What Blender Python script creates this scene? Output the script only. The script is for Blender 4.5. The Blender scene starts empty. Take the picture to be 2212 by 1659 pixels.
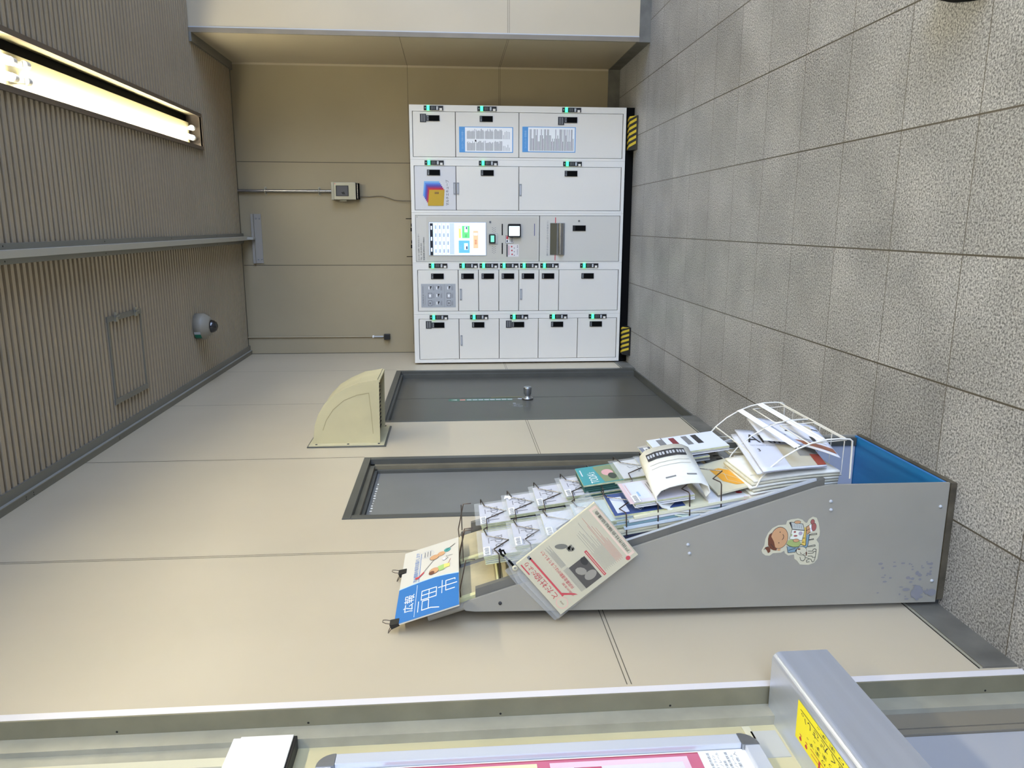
import bpy, math, random
from mathutils import Vector, Matrix
random.seed(7)
SC = bpy.context.scene
COL = SC.collection

# ---------------------------------------------------------------- camera
cd = bpy.data.cameras.new('camera'); cam = bpy.data.objects.new('camera', cd); COL.objects.link(cam)
cd.sensor_fit = 'HORIZONTAL'; cd.sensor_width = 36.0; cd.lens = 36.0*1636.27/2212; cd.clip_start = 0.02; cd.clip_end = 60
RX = (0.0027855, -0.0792563, -0.9968504); RY = (-0.9786828, -0.2049297, 0.0135585); RF = (-0.2053588, 0.9755625, -0.0781376)
cam.matrix_world = Matrix(((RX[0], -RY[0], -RF[0], 0), (RX[1], -RY[1], -RF[1], 0), (RX[2], -RY[2], -RF[2], 1.53), (0, 0, 0, 1)))
SC.camera = cam

# ---------------------------------------------------------------- world and exposure
w = bpy.data.worlds.new('daylight'); SC.world = w; w.use_nodes = True
bg = w.node_tree.nodes['Background']; bg.inputs[0].default_value = (0.52, 0.67, 1.0, 1)
_n = w.node_tree.nodes.new; _l = w.node_tree.links.new
_tc = _n('ShaderNodeTexCoord'); _dp = _n('ShaderNodeVectorMath'); _dp.operation = 'DOT_PRODUCT'; _dp.inputs[1].default_value = (.76, -.64, .06)
_mr = _n('ShaderNodeMapRange'); _mr.interpolation_type = 'SMOOTHSTEP'; _mr.inputs[1].default_value = .76; _mr.inputs[2].default_value = 1.0; _mr.inputs[3].default_value = .20; _mr.inputs[4].default_value = 6.0
_l(_tc.outputs['Generated'], _dp.inputs[0]); _l(_dp.outputs['Value'], _mr.inputs[0]); _l(_mr.outputs[0], bg.inputs[1])   # sky outside: brighter towards the open side of the station
SC.view_settings.view_transform = 'Standard'; SC.view_settings.look = 'None'
SC.view_settings.gamma = 1.0; SC.view_settings.use_curve_mapping = False
SC.view_settings.exposure = 0.74
TUBE_STRENGTH = 50.0

# ---------------------------------------------------------------- helpers
def lin(c):
    return tuple(((v/255)/12.92 if v/255 <= 0.04045 else ((v/255+0.055)/1.055)**2.4) for v in c)
MATS = {}
def mat(name, rgb, rough=0.6, metal=0.0, noise=0.0, nscale=6.0, emit=0.0, alpha=1.0, spec=0.5, bump=0.0, stretch=None):
    if name in MATS: return MATS[name]
    m = bpy.data.materials.new(name); m.use_nodes = True; nt = m.node_tree; b = nt.nodes['Principled BSDF']
    c = (*lin(rgb), 1)
    b.inputs['Base Color'].default_value = c; b.inputs['Roughness'].default_value = rough; b.inputs['Metallic'].default_value = metal
    b.inputs['Specular IOR Level'].default_value = spec
    if emit:
        b.inputs['Emission Color'].default_value = c; b.inputs['Emission Strength'].default_value = emit
    if alpha < 1: b.inputs['Alpha'].default_value = alpha
    if noise or bump:
        tc = nt.nodes.new('ShaderNodeTexCoord'); n = nt.nodes.new('ShaderNodeTexNoise')
        n.inputs['Scale'].default_value = nscale; n.inputs['Detail'].default_value = 5
        if stretch:
            mp = nt.nodes.new('ShaderNodeMapping'); mp.inputs['Scale'].default_value = stretch
            nt.links.new(tc.outputs['Object'], mp.inputs[0]); nt.links.new(mp.outputs[0], n.inputs['Vector'])
        else: nt.links.new(tc.outputs['Object'], n.inputs['Vector'])
        if noise:
            r = nt.nodes.new('ShaderNodeMapRange'); r.inputs[1].default_value = 0.3; r.inputs[2].default_value = 0.7
            r.inputs[3].default_value = 1-noise; r.inputs[4].default_value = 1+noise*0.6
            nt.links.new(n.outputs[0], r.inputs[0])
            mx = nt.nodes.new('ShaderNodeVectorMath'); mx.operation = 'SCALE'; mx.inputs[0].default_value = c[:3]
            nt.links.new(r.outputs[0], mx.inputs['Scale']); nt.links.new(mx.outputs[0], b.inputs['Base Color'])
        if bump:
            bp = nt.nodes.new('ShaderNodeBump'); bp.inputs['Strength'].default_value = bump; bp.inputs['Distance'].default_value = 0.004
            nt.links.new(n.outputs[0], bp.inputs['Height']); nt.links.new(bp.outputs[0], b.inputs['Normal'])
    MATS[name] = m; return m

class Fr:
    def __init__(s, o, U, V, W=None):
        s.o = Vector(o); s.U = Vector(U).normalized(); s.V = Vector(V).normalized()
        s.W = Vector(W).normalized() if W else s.U.cross(s.V).normalized()
    def __call__(s, u, v, w=0.0): return s.o+s.U*u+s.V*v+s.W*w
def FX(x): return Fr((x, 0, 0), (0, 1, 0), (0, 0, 1))
def FY(y): return Fr((0, y, 0), (1, 0, 0), (0, 0, 1))
def FZ(z): return Fr((0, 0, z), (1, 0, 0), (0, 1, 0))
TXT = {}
def text_geo(s):
    if s in TXT: return TXT[s]
    c = bpy.data.curves.new('t', 'FONT'); c.body = s; c.size = 1.0; c.resolution_u = 2; c.align_x = 'LEFT'; c.space_line = 1.0
    o = bpy.data.objects.new('t', c); COL.objects.link(o)
    dg = bpy.context.evaluated_depsgraph_get(); dg.update()
    e = o.evaluated_get(dg); m = e.to_mesh()
    vs = [(v.co.x, v.co.y) for v in m.vertices]; fs = [tuple(p.vertices) for p in m.polygons]
    e.to_mesh_clear(); bpy.data.objects.remove(o); bpy.data.curves.remove(c)
    TXT[s] = (vs, fs); return TXT[s]

class MB:
    def __init__(s): s.v = []; s.f = []; s.m = []; s.sm = []; s.mats = []
    def mi(s, m):
        if m not in s.mats: s.mats.append(m)
        return s.mats.index(m)
    def add(s, vs, fs, m, smooth=False):
        b = len(s.v); s.v += [tuple(x) for x in vs]; i = s.mi(m)
        for f in fs: s.f.append(tuple(b+k for k in f)); s.m.append(i); s.sm.append(smooth)
        return s
    def box(s, x0, x1, y0, y1, z0, z1, m, F=None):
        F = F or (lambda a, b, c: Vector((a, b, c)))
        p = [F(x, y, z) for z in (z0, z1) for y in (y0, y1) for x in (x0, x1)]
        return s.add(p, [(0, 2, 3, 1), (4, 5, 7, 6), (0, 1, 5, 4), (2, 6, 7, 3), (0, 4, 6, 2), (1, 3, 7, 5)], m)
    def prism(s, F, pts, w0, w1, m, side=None):
        n = len(pts); vs = [F(u, v, w0) for u, v in pts]+[F(u, v, w1) for u, v in pts]
        s.add(vs, [tuple(range(n-1, -1, -1)), tuple(range(n, 2*n))], m)
        return s.add(vs, [(i, (i+1) % n, n+(i+1) % n, n+i) for i in range(n)], side or m)
    def rect(s, F, u0, u1, v0, v1, m, w=0.0006): return s.add([F(u0, v0, w), F(u1, v0, w), F(u1, v1, w), F(u0, v1, w)], [(0, 1, 2, 3)], m)
    def poly(s, F, pts, m, w=0.0006): return s.add([F(u, v, w) for u, v in pts], [tuple(range(len(pts)))], m)
    def ell(s, F, cu, cv, ru, rv, m, w=0.0006, n=24, rot=0):
        c, q = math.cos(rot), math.sin(rot)
        return s.poly(F, [(cu+c*ru*math.cos(a)-q*rv*math.sin(a), cv+q*ru*math.cos(a)+c*rv*math.sin(a)) for a in (2*math.pi*i/n for i in range(n))], m, w)
    def stroke(s, F, pts, wd, m, w=0.0009):
        for (a, b), (c, d) in zip(pts, pts[1:]):
            L = math.hypot(c-a, d-b) or 1e-9; nx, ny = -(d-b)/L*wd/2, (c-a)/L*wd/2; ex, ey = (c-a)/L*wd*.3, (d-b)/L*wd*.3
            s.add([F(a-ex-nx, b-ey-ny, w), F(c+ex-nx, d+ey-ny, w), F(c+ex+nx, d+ey+ny, w), F(a-ex+nx, b-ey+ny, w)], [(0, 1, 2, 3)], m)
        return s
    def text(s, F, t, u0, u1, v0, v1, m, w=0.0009, keep=False):
        vs, fs = text_geo(t)
        if not vs: return s
        xs = [a for a, b in vs]; ys = [b for a, b in vs]; x0, x1, y0, y1 = min(xs), max(xs), min(ys), max(ys)
        su = (u1-u0)/(x1-x0); sv = (v1-v0)/(y1-y0)
        return s.add([F(u0+(a-x0)*su, v0+(b-y0)*sv, w) for a, b in vs], fs, m)
    def tube(s, pts, r, m, n=8, closed=False, caps=True):
        P = [Vector(p) for p in pts]; N = len(P); vs = []; up = None
        for i, p in enumerate(P):
            a = P[(i-1) % N] if (closed or i) else p; b = P[(i+1) % N] if (closed or i < N-1) else p
            t = (b-a).normalized()
            if up is None: up = t.orthogonal().normalized()
            up = (up-t*up.dot(t)).normalized(); q = t.cross(up)
            vs += [p+(up*math.cos(2*math.pi*k/n)+q*math.sin(2*math.pi*k/n))*r for k in range(n)]
        fs = []
        for i in range(N if closed else N-1):
            j = (i+1) % N
            fs += [(i*n+k, i*n+(k+1) % n, j*n+(k+1) % n, j*n+k) for k in range(n)]
        s.add(vs, fs, m, True)
        if caps and not closed: s.add(vs[:n], [tuple(range(n-1, -1, -1))], m); s.add(vs[-n:], [tuple(range(n))], m)
        return s
    def lathe(s, F, prof, m, n=28, smooth=True):
        # prof: (radius, w) about the frame's W axis
        vs = [F(r*math.cos(2*math.pi*k/n), r*math.sin(2*math.pi*k/n), w_) for r, w_ in prof for k in range(n)]
        return s.add(vs, [(i*n+k, i*n+(k+1) % n, (i+1)*n+(k+1) % n, (i+1)*n+k) for i in range(len(prof)-1) for k in range(n)], m, smooth)
    def build(s, name, parent=None, loc=None, bevel=0, **props):
        me = bpy.data.meshes.new(name); off = Vector(loc) if loc else Vector((0, 0, 0))
        me.from_pydata([tuple(Vector(v)-off) for v in s.v], [], s.f)
        for m in s.mats: me.materials.append(m)
        me.polygons.foreach_set('material_index', s.m); me.polygons.foreach_set('use_smooth', s.sm); me.update()
        o = bpy.data.objects.new(name, me); COL.objects.link(o)
        if loc: o.location = off
        if parent:
            o.parent = parent
            if parent.matrix_world is not None: o.location = off-Vector(parent.location) if not parent.parent else off-Vector(parent.location)-Vector(parent.parent.location)
        if bevel:
            b = o.modifiers.new('bevel', 'BEVEL'); b.width = bevel; b.segments = 2; b.limit_method = 'ANGLE'
        for k, v in props.items(): o[k] = v
        return o
def struct(mb, name, **k): return mb.build(name, kind='structure', **k)
def thing(name, loc, label, category, group=None):
    o = bpy.data.objects.new(name, None); COL.objects.link(o); o.location = loc; o.empty_display_size = .05
    o['label'] = label; o['category'] = category
    if group: o['group'] = group
    return o
def copy_thing(o, delta, label=None):
    c = o.copy(); COL.objects.link(c); c.location = o.location+Vector(delta)
    if label: c['label'] = label
    for ch in list(o.children):
        k = ch.copy(); COL.objects.link(k); k.parent = c
        for g in list(ch.children):
            d = g.copy(); COL.objects.link(d); d.parent = k
    return c

# ---------------------------------------------------------------- materials
M_wall = mat('wall_panel', (188, 175, 150), .38, noise=.05, nscale=1.6, spec=.35)
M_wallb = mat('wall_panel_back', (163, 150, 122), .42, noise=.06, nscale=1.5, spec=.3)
M_seam = mat('seam', (92, 84, 68), .8)
M_base = mat('baseboard_stone', (104, 101, 92), .5, noise=.3, nscale=9)
M_steel = mat('brushed_steel', (168, 170, 172), .3, .9, noise=.08, nscale=30, stretch=(1, 1, .05))
M_steelw = mat('dull_steel', (166, 162, 144), .45, .2, noise=.12, nscale=12)
M_counter = mat('counter_steel', (220, 226, 240), .36, .82, noise=.04, nscale=40, stretch=(1, .04, 1))
M_doorg = mat('door_paint', (114, 113, 109), .45, noise=.06, nscale=4)
M_doorf = mat('door_frame_paint', (78, 77, 70), .4, noise=.12, nscale=8)
M_dark = mat('dark_gap', (22, 20, 17), .9)
M_black = mat('black_plastic', (14, 14, 15), .45)
M_matt = mat('matt_black', (9, 9, 9), .85, spec=.1)
M_lock = mat('locker_white', (226, 222, 212), .35, noise=.015, nscale=3)
M_lockd = mat('locker_door_white', (222, 217, 206), .33, noise=.015, nscale=3)
M_lockg = mat('locker_door_grey', (208, 206, 204), .33)
M_white = mat('white', (238, 238, 236), .5)
M_paper = mat('paper', (214, 214, 214), .75, noise=.03, nscale=30)
M_news = mat('newsprint', (205, 200, 178), .8, noise=.06, nscale=40)
M_cream = mat('cream_paper', (204, 197, 168), .75)
M_grey = mat('mid_grey', (140, 141, 142), .6)
M_lgrey = mat('light_grey', (180, 182, 184), .6)
M_ink = mat('ink', (52, 50, 50), .7)
M_inkg = mat('grey_ink', (120, 120, 120), .7)
M_red = mat('red_ink', (190, 62, 66), .7)
M_blue = mat('blue_print', (86, 150, 205), .55)
M_sky = mat('sign_blue', (26, 106, 172), .55)
M_yel = mat('yellow_print', (240, 226, 30), .5)
M_wire = mat('wire_bronze', (84, 70, 62), .32, .75)
M_wirec = mat('wire_chrome', (170, 168, 165), .22, .9)
M_wirew = mat('wire_white', (222, 218, 206), .45)
M_stand = mat('stand_grey', (152, 147, 134), .3, noise=.05, nscale=5)
M_film = mat('clear_film', (214, 216, 214), .2, alpha=.30)
M_ceil = mat('ceiling_slat', (172, 158, 136), .55, noise=.06, nscale=3)
M_tube = mat('tube_glow', (255, 250, 226), .5, emit=TUBE_STRENGTH)
M_led = mat('led_green', (40, 255, 120), .4, emit=4.0)
M_refl = mat('reflector_enamel', (140, 132, 104), .35)
M_brown = mat('fixture_brown', (112, 100, 90), .4, .3)

def floor_material():
    m = bpy.data.materials.new('granite_tiles'); m.use_nodes = True; nt = m.node_tree; b = nt.nodes['Principled BSDF']; L = nt.links.new
    N = nt.nodes.new
    def math_(op, a, c=None, d=None):
        n = N('ShaderNodeMath'); n.operation = op
        for i, x in enumerate((a, c, d)):
            if x is None: continue
            if isinstance(x, (int, float)): n.inputs[i].default_value = x
            else: L(x, n.inputs[i])
        return n.outputs[0]
    tc = N('ShaderNodeTexCoord'); sp = N('ShaderNodeSeparateXYZ'); L(tc.outputs['Object'], sp.inputs[0])
    gx = math_('DIVIDE', math_('SUBTRACT', sp.outputs[0], -.0831), .40048); gy = math_('DIVIDE', math_('SUBTRACT', sp.outputs[1], 5.6887), .38887)
    fx, fy = math_('FLOOR', gx), math_('FLOOR', gy)
    ex = math_('ABSOLUTE', math_('SUBTRACT', math_('FRACT', math_('ADD', gx, .5)), .5)); ey = math_('ABSOLUTE', math_('SUBTRACT', math_('FRACT', math_('ADD', gy, .5)), .5))
    line = math_('MAXIMUM', math_('LESS_THAN', ex, .0072), math_('LESS_THAN', ey, .0042))
    cb = N('ShaderNodeCombineXYZ'); L(fx, cb.inputs[0]); L(fy, cb.inputs[1])
    wn = N('ShaderNodeTexWhiteNoise'); L(cb.outputs[0], wn.inputs['Vector'])
    n1 = N('ShaderNodeTexNoise'); n1.inputs['Scale'].default_value = 150; n1.inputs['Detail'].default_value = 4; n1.inputs['Roughness'].default_value = .7; L(tc.outputs['Object'], n1.inputs['Vector'])
    n2 = N('ShaderNodeTexNoise'); n2.inputs['Scale'].default_value = 3.2; n2.inputs['Detail'].default_value = 5; L(tc.outputs['Object'], n2.inputs['Vector'])
    vo = N('ShaderNodeTexVoronoi'); vo.inputs['Scale'].default_value = 210; L(tc.outputs['Object'], vo.inputs['Vector'])
    cr = N('ShaderNodeValToRGB'); L(n1.outputs[0], cr.inputs[0])
    e = cr.color_ramp.elements; e[0].position = .38; e[0].color = (*lin((82, 81, 80)), 1); e[1].position = .62; e[1].color = (*lin((196, 194, 192)), 1)
    dark = math_('LESS_THAN', vo.outputs['Distance'], .16)
    k = math_('MULTIPLY', math_('ADD', math_('MULTIPLY', wn.outputs[0], .16), .89), math_('ADD', math_('MULTIPLY', n2.outputs[0], .8), .56))
    k = math_('MULTIPLY', k, math_('SUBTRACT', 1.0, math_('MULTIPLY', dark, .22)))
    vs = N('ShaderNodeVectorMath'); vs.operation = 'SCALE'; L(cr.outputs[0], vs.inputs[0]); L(k, vs.inputs['Scale'])
    mx = N('ShaderNodeMix'); mx.data_type = 'RGBA'; L(line, mx.inputs[0]); L(vs.outputs[0], mx.inputs[6]); mx.inputs[7].default_value = (*lin((78, 71, 58)), 1)
    L(mx.outputs[2], b.inputs['Base Color']); b.inputs['Roughness'].default_value = .42; b.inputs['Specular IOR Level'].default_value = .45
    bp = N('ShaderNodeBump'); bp.inputs['Strength'].default_value = .25; bp.inputs['Distance'].default_value = .002
    L(math_('SUBTRACT', n1.outputs[0], math_('MULTIPLY', line, 1.0)), bp.inputs['Height']); L(bp.outputs[0], b.inputs['Normal'])
    return m

# ================================================================ STRUCTURE
WX = -1.18; BY = 7.11; CZ = 3.40
m = MB(); m.box(-2.4, 7, -6, 7.3, -.1, 0, floor_material()); struct(m, 'floor')

def wall_left():
    m = MB()
    for y0, y1, z0 in ((1.741, 2.96, 0), (2.96, 3.80, 1.99), (3.80, 4.52, 0), (4.52, 6.19, 1.99), (6.19, 7.2, 0)):
        m.box(WX-.14, WX, y0, y1, z0, 3.5, M_wall)
    m.box(WX-.16, WX-.14, 1.72, 7.2, 0, 3.5, M_wall)
    F = FX(WX)
    def dbl(u0, u1, v0, v1, vert):
        for d in (-.006, .006):
            if vert: m.rect(F, u0+d-.0013, u0+d+.0013, v0, v1, M_seam, .0005)
            else: m.rect(F, u0, u1, v0+d-.0013, v0+d+.0013, M_seam, .0005)
    dbl(2.634, 0, 1.084, 3.38, True); m.rect(F, 3.812, 3.817, 1.99, 3.38, M_seam, .0005); m.rect(F, 5.042, 5.046, 1.99, 3.38, M_seam, .0005); m.rect(F, 6.23, 6.234, 1.99, 3.38, M_seam, .0005)
    for a, b in ((1.755, 2.96), (3.80, 4.52), (6.19, 7.11)): dbl(a, b, 1.078, 0, False)
    return struct(m, 'wall_left')
wall_left()
m = MB()
for y0, y1 in ((1.755, 2.96), (3.80, 4.52), (6.19, 7.105)):
    m.box(WX, WX+.006, y0, y1, 0, .100, M_base); m.box(WX, WX+.003, y0, y1, .100, .107, M_steelw); m.box(WX, WX+.001, y0, y1, .107, .110, M_dark)
struct(m, 'baseboard_left')

m = MB(); m.box(-1.4, 1.5, BY, 7.3, 0, 3.5, M_wallb); F = FY(BY)
for x in (.541, -.364): m.rect(F, x-.003, x+.003, 0, 3.4, M_seam, .0006)
m.rect(F, -1.18, -1.174, 0, 3.4, M_seam, .0006)
m.rect(F, -1.1, 1.365, 1.888, 1.891, M_seam, .0006)
for d in (-.006, .006): m.rect(F, -1.1, 1.365, 1.079+d-.0013, 1.079+d+.0013, M_seam, .0006)
m.rect(F, 1.348, 1.365, 0, 3.4, M_wall, .0004)
struct(m, 'wall_back')
m = MB(); m.box(.9, 1.365, BY-.012, BY, 0, .105, M_base); m.box(-1.17, -1.1, BY-.012, BY, 0, .105, M_base); struct(m, 'baseboard_back')

PX = 1.365; PY = 6.065
m = MB(); m.box(PX, 4.5, PY, 7.3, 0, 3.5, M_wall)
F = FY(PY)
for d in (-.006, .006): m.rect(F, PX+.04, 4.5, 1.078+d-.0012, 1.078+d+.0012, M_seam, .0006)
F2 = Fr((PX, 0, 0), (0, -1, 0), (0, 0, 1))
for d in (-.006, .006): m.rect(F2, -BY, -PY, 1.079+d-.0012, 1.079+d+.0012, M_seam, .0006)
m.rect(F2, -BY, -PY, 1.888, 1.891, M_seam, .0006)
struct(m, 'wall_right')
m = MB(); m.box(PX-.006, PX, PY-.004, BY, 0, .1, M_base); m.box(PX-.006, 4.5, PY-.010, PY, 0, .084, M_base); struct(m, 'baseboard_right')
Mct1 = mat('corner_trim', (132, 122, 106), .4, .2, noise=.1, nscale=6); m = MB(); m.box(PX-.004, PX+.030, PY-.008, PY+.004, 0, 3.44, Mct1); m.box(PX+.030, PX+.038, PY-.006, PY, 0.084, 3.44, M_lgrey); struct(m, 'trim_1', bevel=.0015)

# near end cap of the panelled wall, and the recessed wall with the notice board beside the camera
m = MB()
m.box(WX-.15, WX+.0035, 1.710, 1.715, 0, 3.44, mat('return_steel', (130, 124, 100), .45, .2, noise=.12, nscale=10))          # return face
m.box(WX-.02, WX+.004, 1.715, 1.740, 0, 3.44, mat('flange_alu', (222, 216, 214), .35, .1))            # bright flange
m.box(WX-.150, WX-.044, 1.660, 1.7095, 0, 3.44, M_steelw)
F = FY(1.710)
for z in (.12, .52, .98, 1.42, 1.9, 2.36, 2.85): m.ell(F, WX-.036, z, .003, .003, M_dark, .0006, 10)
struct(m, 'trim_2')
RW = -1.250
m = MB(); m.box(RW-.2, RW, -6, 1.71, 0, 3.5, mat('booth_wall_yellowed', (196, 186, 146), .55, noise=.08, nscale=4)); struct(m, 'wall_entrance')
m = MB()
m.box(RW, WX-.030, .0, 1.660, 1.925, 2.050, M_lock); m.box(RW, WX-.034, .0, 1.660, 2.050, 2.068, M_white); m.box(RW, WX-.034, 0, 1.66, 1.917, 1.925, M_black)
struct(m, 'trim_3', bevel=.001)
m = MB()
m.box(RW, RW+.012, 1.625, 1.66, 2.068, 3.44, M_steelw); m.box(RW, RW+.016, 1.590, 1.62, 2.068, 3.44, M_cream); m.box(RW, RW+.008, 1.55, 1.588, 2.068, 3.44, M_steelw)
m.box(RW, RW+.004, 0, 1.54, 2.068, 3.44, M_grey)
struct(m, 'trim_4')
m = MB()
Mlt = mat('lower_trim_shaded', (124, 116, 100), .5); m.box(RW, RW+.012, 1.605, 1.66, 0, .70, Mlt); m.box(RW, RW+.010, 1.585, 1.603, 0.02, .70, Mlt); m.box(RW, RW+.004, -1, 1.583, 0.04, .70, mat('lower_panel', (164, 164, 166), .3))  # strips coloured darker to paint in the shade under the counter
struct(m, 'trim_5')
m = MB(); m.box(RW, RW+.003, 1.607, 1.655, .79, .81, M_cream); m.box(RW, RW+.003, 1.54, 1.635, .730, .795, mat('tape_grey', (182, 180, 170), .6))
struct(m, 'trim_6')

# ---- ceiling
FXL, FXR, FYE = .560, .800, 6.150       # light trough opening
m = MB()
y = -3.0
while y < 7.09:
    if y > FYE+.005: m.box(-1.105, 1.30, y, y+.0235, CZ, CZ+.022, M_ceil)
    else:
        m.box(-1.105, FXL-.012, y, y+.0235, CZ, CZ+.022, M_ceil); m.box(FXR+.012, 1.30 if y > PY else 5.0, y, y+.0235, CZ, CZ+.022, M_ceil)
    y += .0465
Mcb = mat('ceiling_back', (62, 54, 44), .8)
m.box(-1.3, FXL-.02, -3.2, 7.2, 3.452, 3.47, Mcb); m.box(FXR+.02, 5, -3.2, 7.2, 3.452, 3.47, Mcb); m.box(FXL-.02, FXR+.02, FYE+.02, 7.2, 3.452, 3.47, Mcb)
m.box(-1.4, 5, -3.2, 7.3, 3.60, 3.66, Mcb)
struct(m, 'ceiling')
Mct = mat('ceiling_trim', (128, 126, 118), .45, .3, noise=.06, nscale=3)
m = MB(); m.box(WX, -1.100, -3, BY, 3.392, 3.44, Mct); m.box(WX, -1.146, -3, BY, 3.380, 3.392, Mct); m.box(-1.146, -1.142, -3, BY, 3.376, 3.392, mat('trim_ridge_highlight', (150, 148, 140), .5))  # ridge line coloured lighter than the trim as a painted highlight
F = Fr((0, 0, 3.3798), (1, 0, 0), (0, -1, 0))
for u, v in ((-1.160, 3.27), (-1.170, 3.27), (-1.160, 3.33), (-1.170, 3.33), (-1.16, 4.22), (-1.17, 4.22)): m.ell(F, u, -v, .003, .003, M_dark, .0005, 8)
struct(m, 'trim_7')
m = MB(); m.box(1.300, PX, PY-.01, BY, 3.385, 3.44, Mct); m.box(PX-.05, 4.5, PY-.02, PY, 3.42, 3.44, M_doorf); struct(m, 'trim_8')
m = MB(); m.box(-1.17, 1.30, BY-.015, BY, 3.405, 3.44, M_doorf); struct(m, 'trim_9')
# ceiling beam that ends at the wall plate
m = MB(); m.box(-.168, -.080, -2, 7.10, 3.383, 3.400, Mct); m.box(-.140, -.107, -2, 7.10, 3.335, 3.383, mat('beam_cover', (176, 174, 164), .4)); m.box(-.135, -.112, 7.02, 7.10, 3.28, 3.335, MATS['beam_cover'])
F = Fr((0, 0, 3.3828), (1, 0, 0), (0, -1, 0))
for v in (3.35, 4.3, 5.3, 6.3): m.ell(F, -.155, -v, .004, .004, M_dark, .0005, 8); m.ell(F, -.092, -v, .004, .004, M_dark, .0005, 8)
struct(m, 'trim_10', bevel=.001)

# ---- doors
def door_1():
    m = MB(); r = WX-.055
    # frame and the double leaf
    m.box(WX-.14, WX+.004, 6.150, 6.189, 0, 1.949, M_doorf); m.box(WX-.14, WX+.002, 4.521, 4.555, 0, 1.949, M_doorf); m.box(WX-.14, WX+.004, 4.521, 6.189, 1.950, 1.989, M_doorf)
    m.box(WX-.14, WX-.02, 6.135, 6.150, 0, 1.95, M_doorf); m.box(WX-.14, WX-.02, 4.555, 6.15, 1.935, 1.95, M_doorf)
    m.box(WX-.14, WX-.004, 4.50, 6.19, 0, .012, M_doorf)
    o = struct(m, 'door_1', bevel=.001)
    Md = mat('door_paint_dark', (76, 73, 65), .4, noise=.06, nscale=4)
    for a, b in ((4.556, 5.385), (5.394, 6.134)):
        q = MB(); q.box(r-.04, r, a, b, .014, 1.934, Md)
        if a < 5:
            F = FX(r); q.rect(F, 5.290, 5.365, 1.10, 1.56, mat('sticker_green', (58, 104, 84), .5), .0006)
            q.poly(F, [(5.328, 1.545), (5.338, 1.50), (5.318, 1.50)], M_white, .001)
            q.rect(F, 5.308, 5.348, 1.44, 1.48, mat('sticker_pink', (190, 130, 120), .5), .001)
            for i in range(8): q.rect(F, 5.312, 5.343, 1.395-.042*i, 1.43-.042*i, M_lgrey, .001)
            for i in range(16): q.rect(F, 5.10+random.random()*.12, 5.115+random.random()*.12, 1.0+random.random()*.1, 1.105+random.random()*.004, M_grey, .0007) if i % 4 == 0 else q.ell(F, 5.08+random.random()*.15, 1.0+random.random()*.14, .012, .004, M_inkg, .0007, 8)
            q.box(r, r+.003, 5.33, 5.35, 1.03, 1.06, M_lgrey)
        else:
            q.rect(FX(r), 5.397, 5.404, 1.02, 1.25, mat('brass_strip', (170, 160, 80), .5), .0008)
        q.build('door_leaf', o)
    k = MB(); F = Fr((r, 5.33, .99), (0, 1, 0), (0, 0, 1)); k.lathe(F, [(0, .004), (.042, .004), (.042, .010), (.022, .014), (.020, .030), (.027, .040), (.030, .085), (.026, .092), (0, .092)], M_steel)
    k.build('door_handle', o)
door_1()
def door_2():
    m = MB(); r = WX-.062
    m.box(WX-.14, WX+.004, 3.764, 3.799, 0, 1.954, M_doorf); m.box(WX-.14, WX+.004, 2.961, 2.998, 0, 1.954, M_doorf); m.box(WX-.14, WX+.004, 2.961, 3.799, 1.955, 1.989, M_doorf)
    Mi = mat('door_frame_inner', (112, 104, 84), .45, noise=.2, nscale=8)
    m.box(WX-.14, WX-.024, 3.742, 3.764, 0, 1.955, Mi); m.box(WX-.14, WX-.024, 2.998, 3.02, 0, 1.955, Mi); m.box(WX-.14, WX-.024, 2.998, 3.764, 1.932, 1.955, Mi)
    m.box(WX-.14, WX-.045, 3.728, 3.742, 0, 1.932, M_doorf); m.box(WX-.14, WX-.045, 3.0, 3.742, 1.918, 1.932, M_doorf); m.box(WX-.14, WX-.004, 2.96, 3.8, 0, .012, M_doorf)
    o = struct(m, 'door_2', bevel=.001)
    q = MB(); q.box(r-.04, r, 3.0, 3.726, .014, 1.916, M_doorg); F = FX(r)
    for i in range(12): q.rect(F, 3.2+i*.032, 3.2+i*.032+.012*random.random()+.004, 1.893+random.random()*.004, 1.900+random.random()*.006, M_white, .0007)
    q.build('door_leaf', o)
door_2()

# ================================================================ LIGHT FIXTURE
def fixture(y0, y1, name_label, tubes, x=0.0):
    t = thing('ceiling_light', (.68+x, (y0+y1)/2, 3.40), name_label, 'ceiling light')
    a, b = FXL+x, FXR+x
    m = MB()
    m.box(a-.012, a+.014, y0, y1, 3.388, 3.402, M_brown); m.box(b-.014, b+.012, y0, y1, 3.388, 3.402, M_brown)
    m.box(a-.012, b+.012, y1, y1+.016, 3.388, 3.402, M_brown); m.box(a, b, y0-.004, y0, 3.40, 3.5, M_brown)
    m.box(a-.004, a, y0, y1, 3.40, 3.50, M_refl); m.box(b, b+.004, y0, y1, 3.40, 3.50, M_refl); m.box(a, b, y1, y1+.004, 3.39, 3.50, M_brown)
    m.box(a, b, y0, y1, 3.50, 3.504, M_matt)
    m.build('housing', t)
    r = MB(); r.box(a+.006, b-.065, y0+.02, y1-.10, 3.452, 3.47, M_refl); r.build('reflector', t)
    for (tx, ya, yb, on) in tubes:
        tx += x
        if on:
            q = MB(); q.tube([(tx, ya+.03, 3.418), (tx, yb-.03, 3.418)], .0165, M_tube, 14); q.build('tube', t)
        for ye, dr in ((ya, 1), (yb, -1)):
            q = MB(); q.tube([(tx, ye, 3.420), (tx, ye+dr*.032, 3.420)], .019, M_white, 12); q.box(tx-.012, tx+.012, ye-.008, ye+.02, 3.42, 3.455, M_white); q.build('socket', t)
    return t
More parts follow.
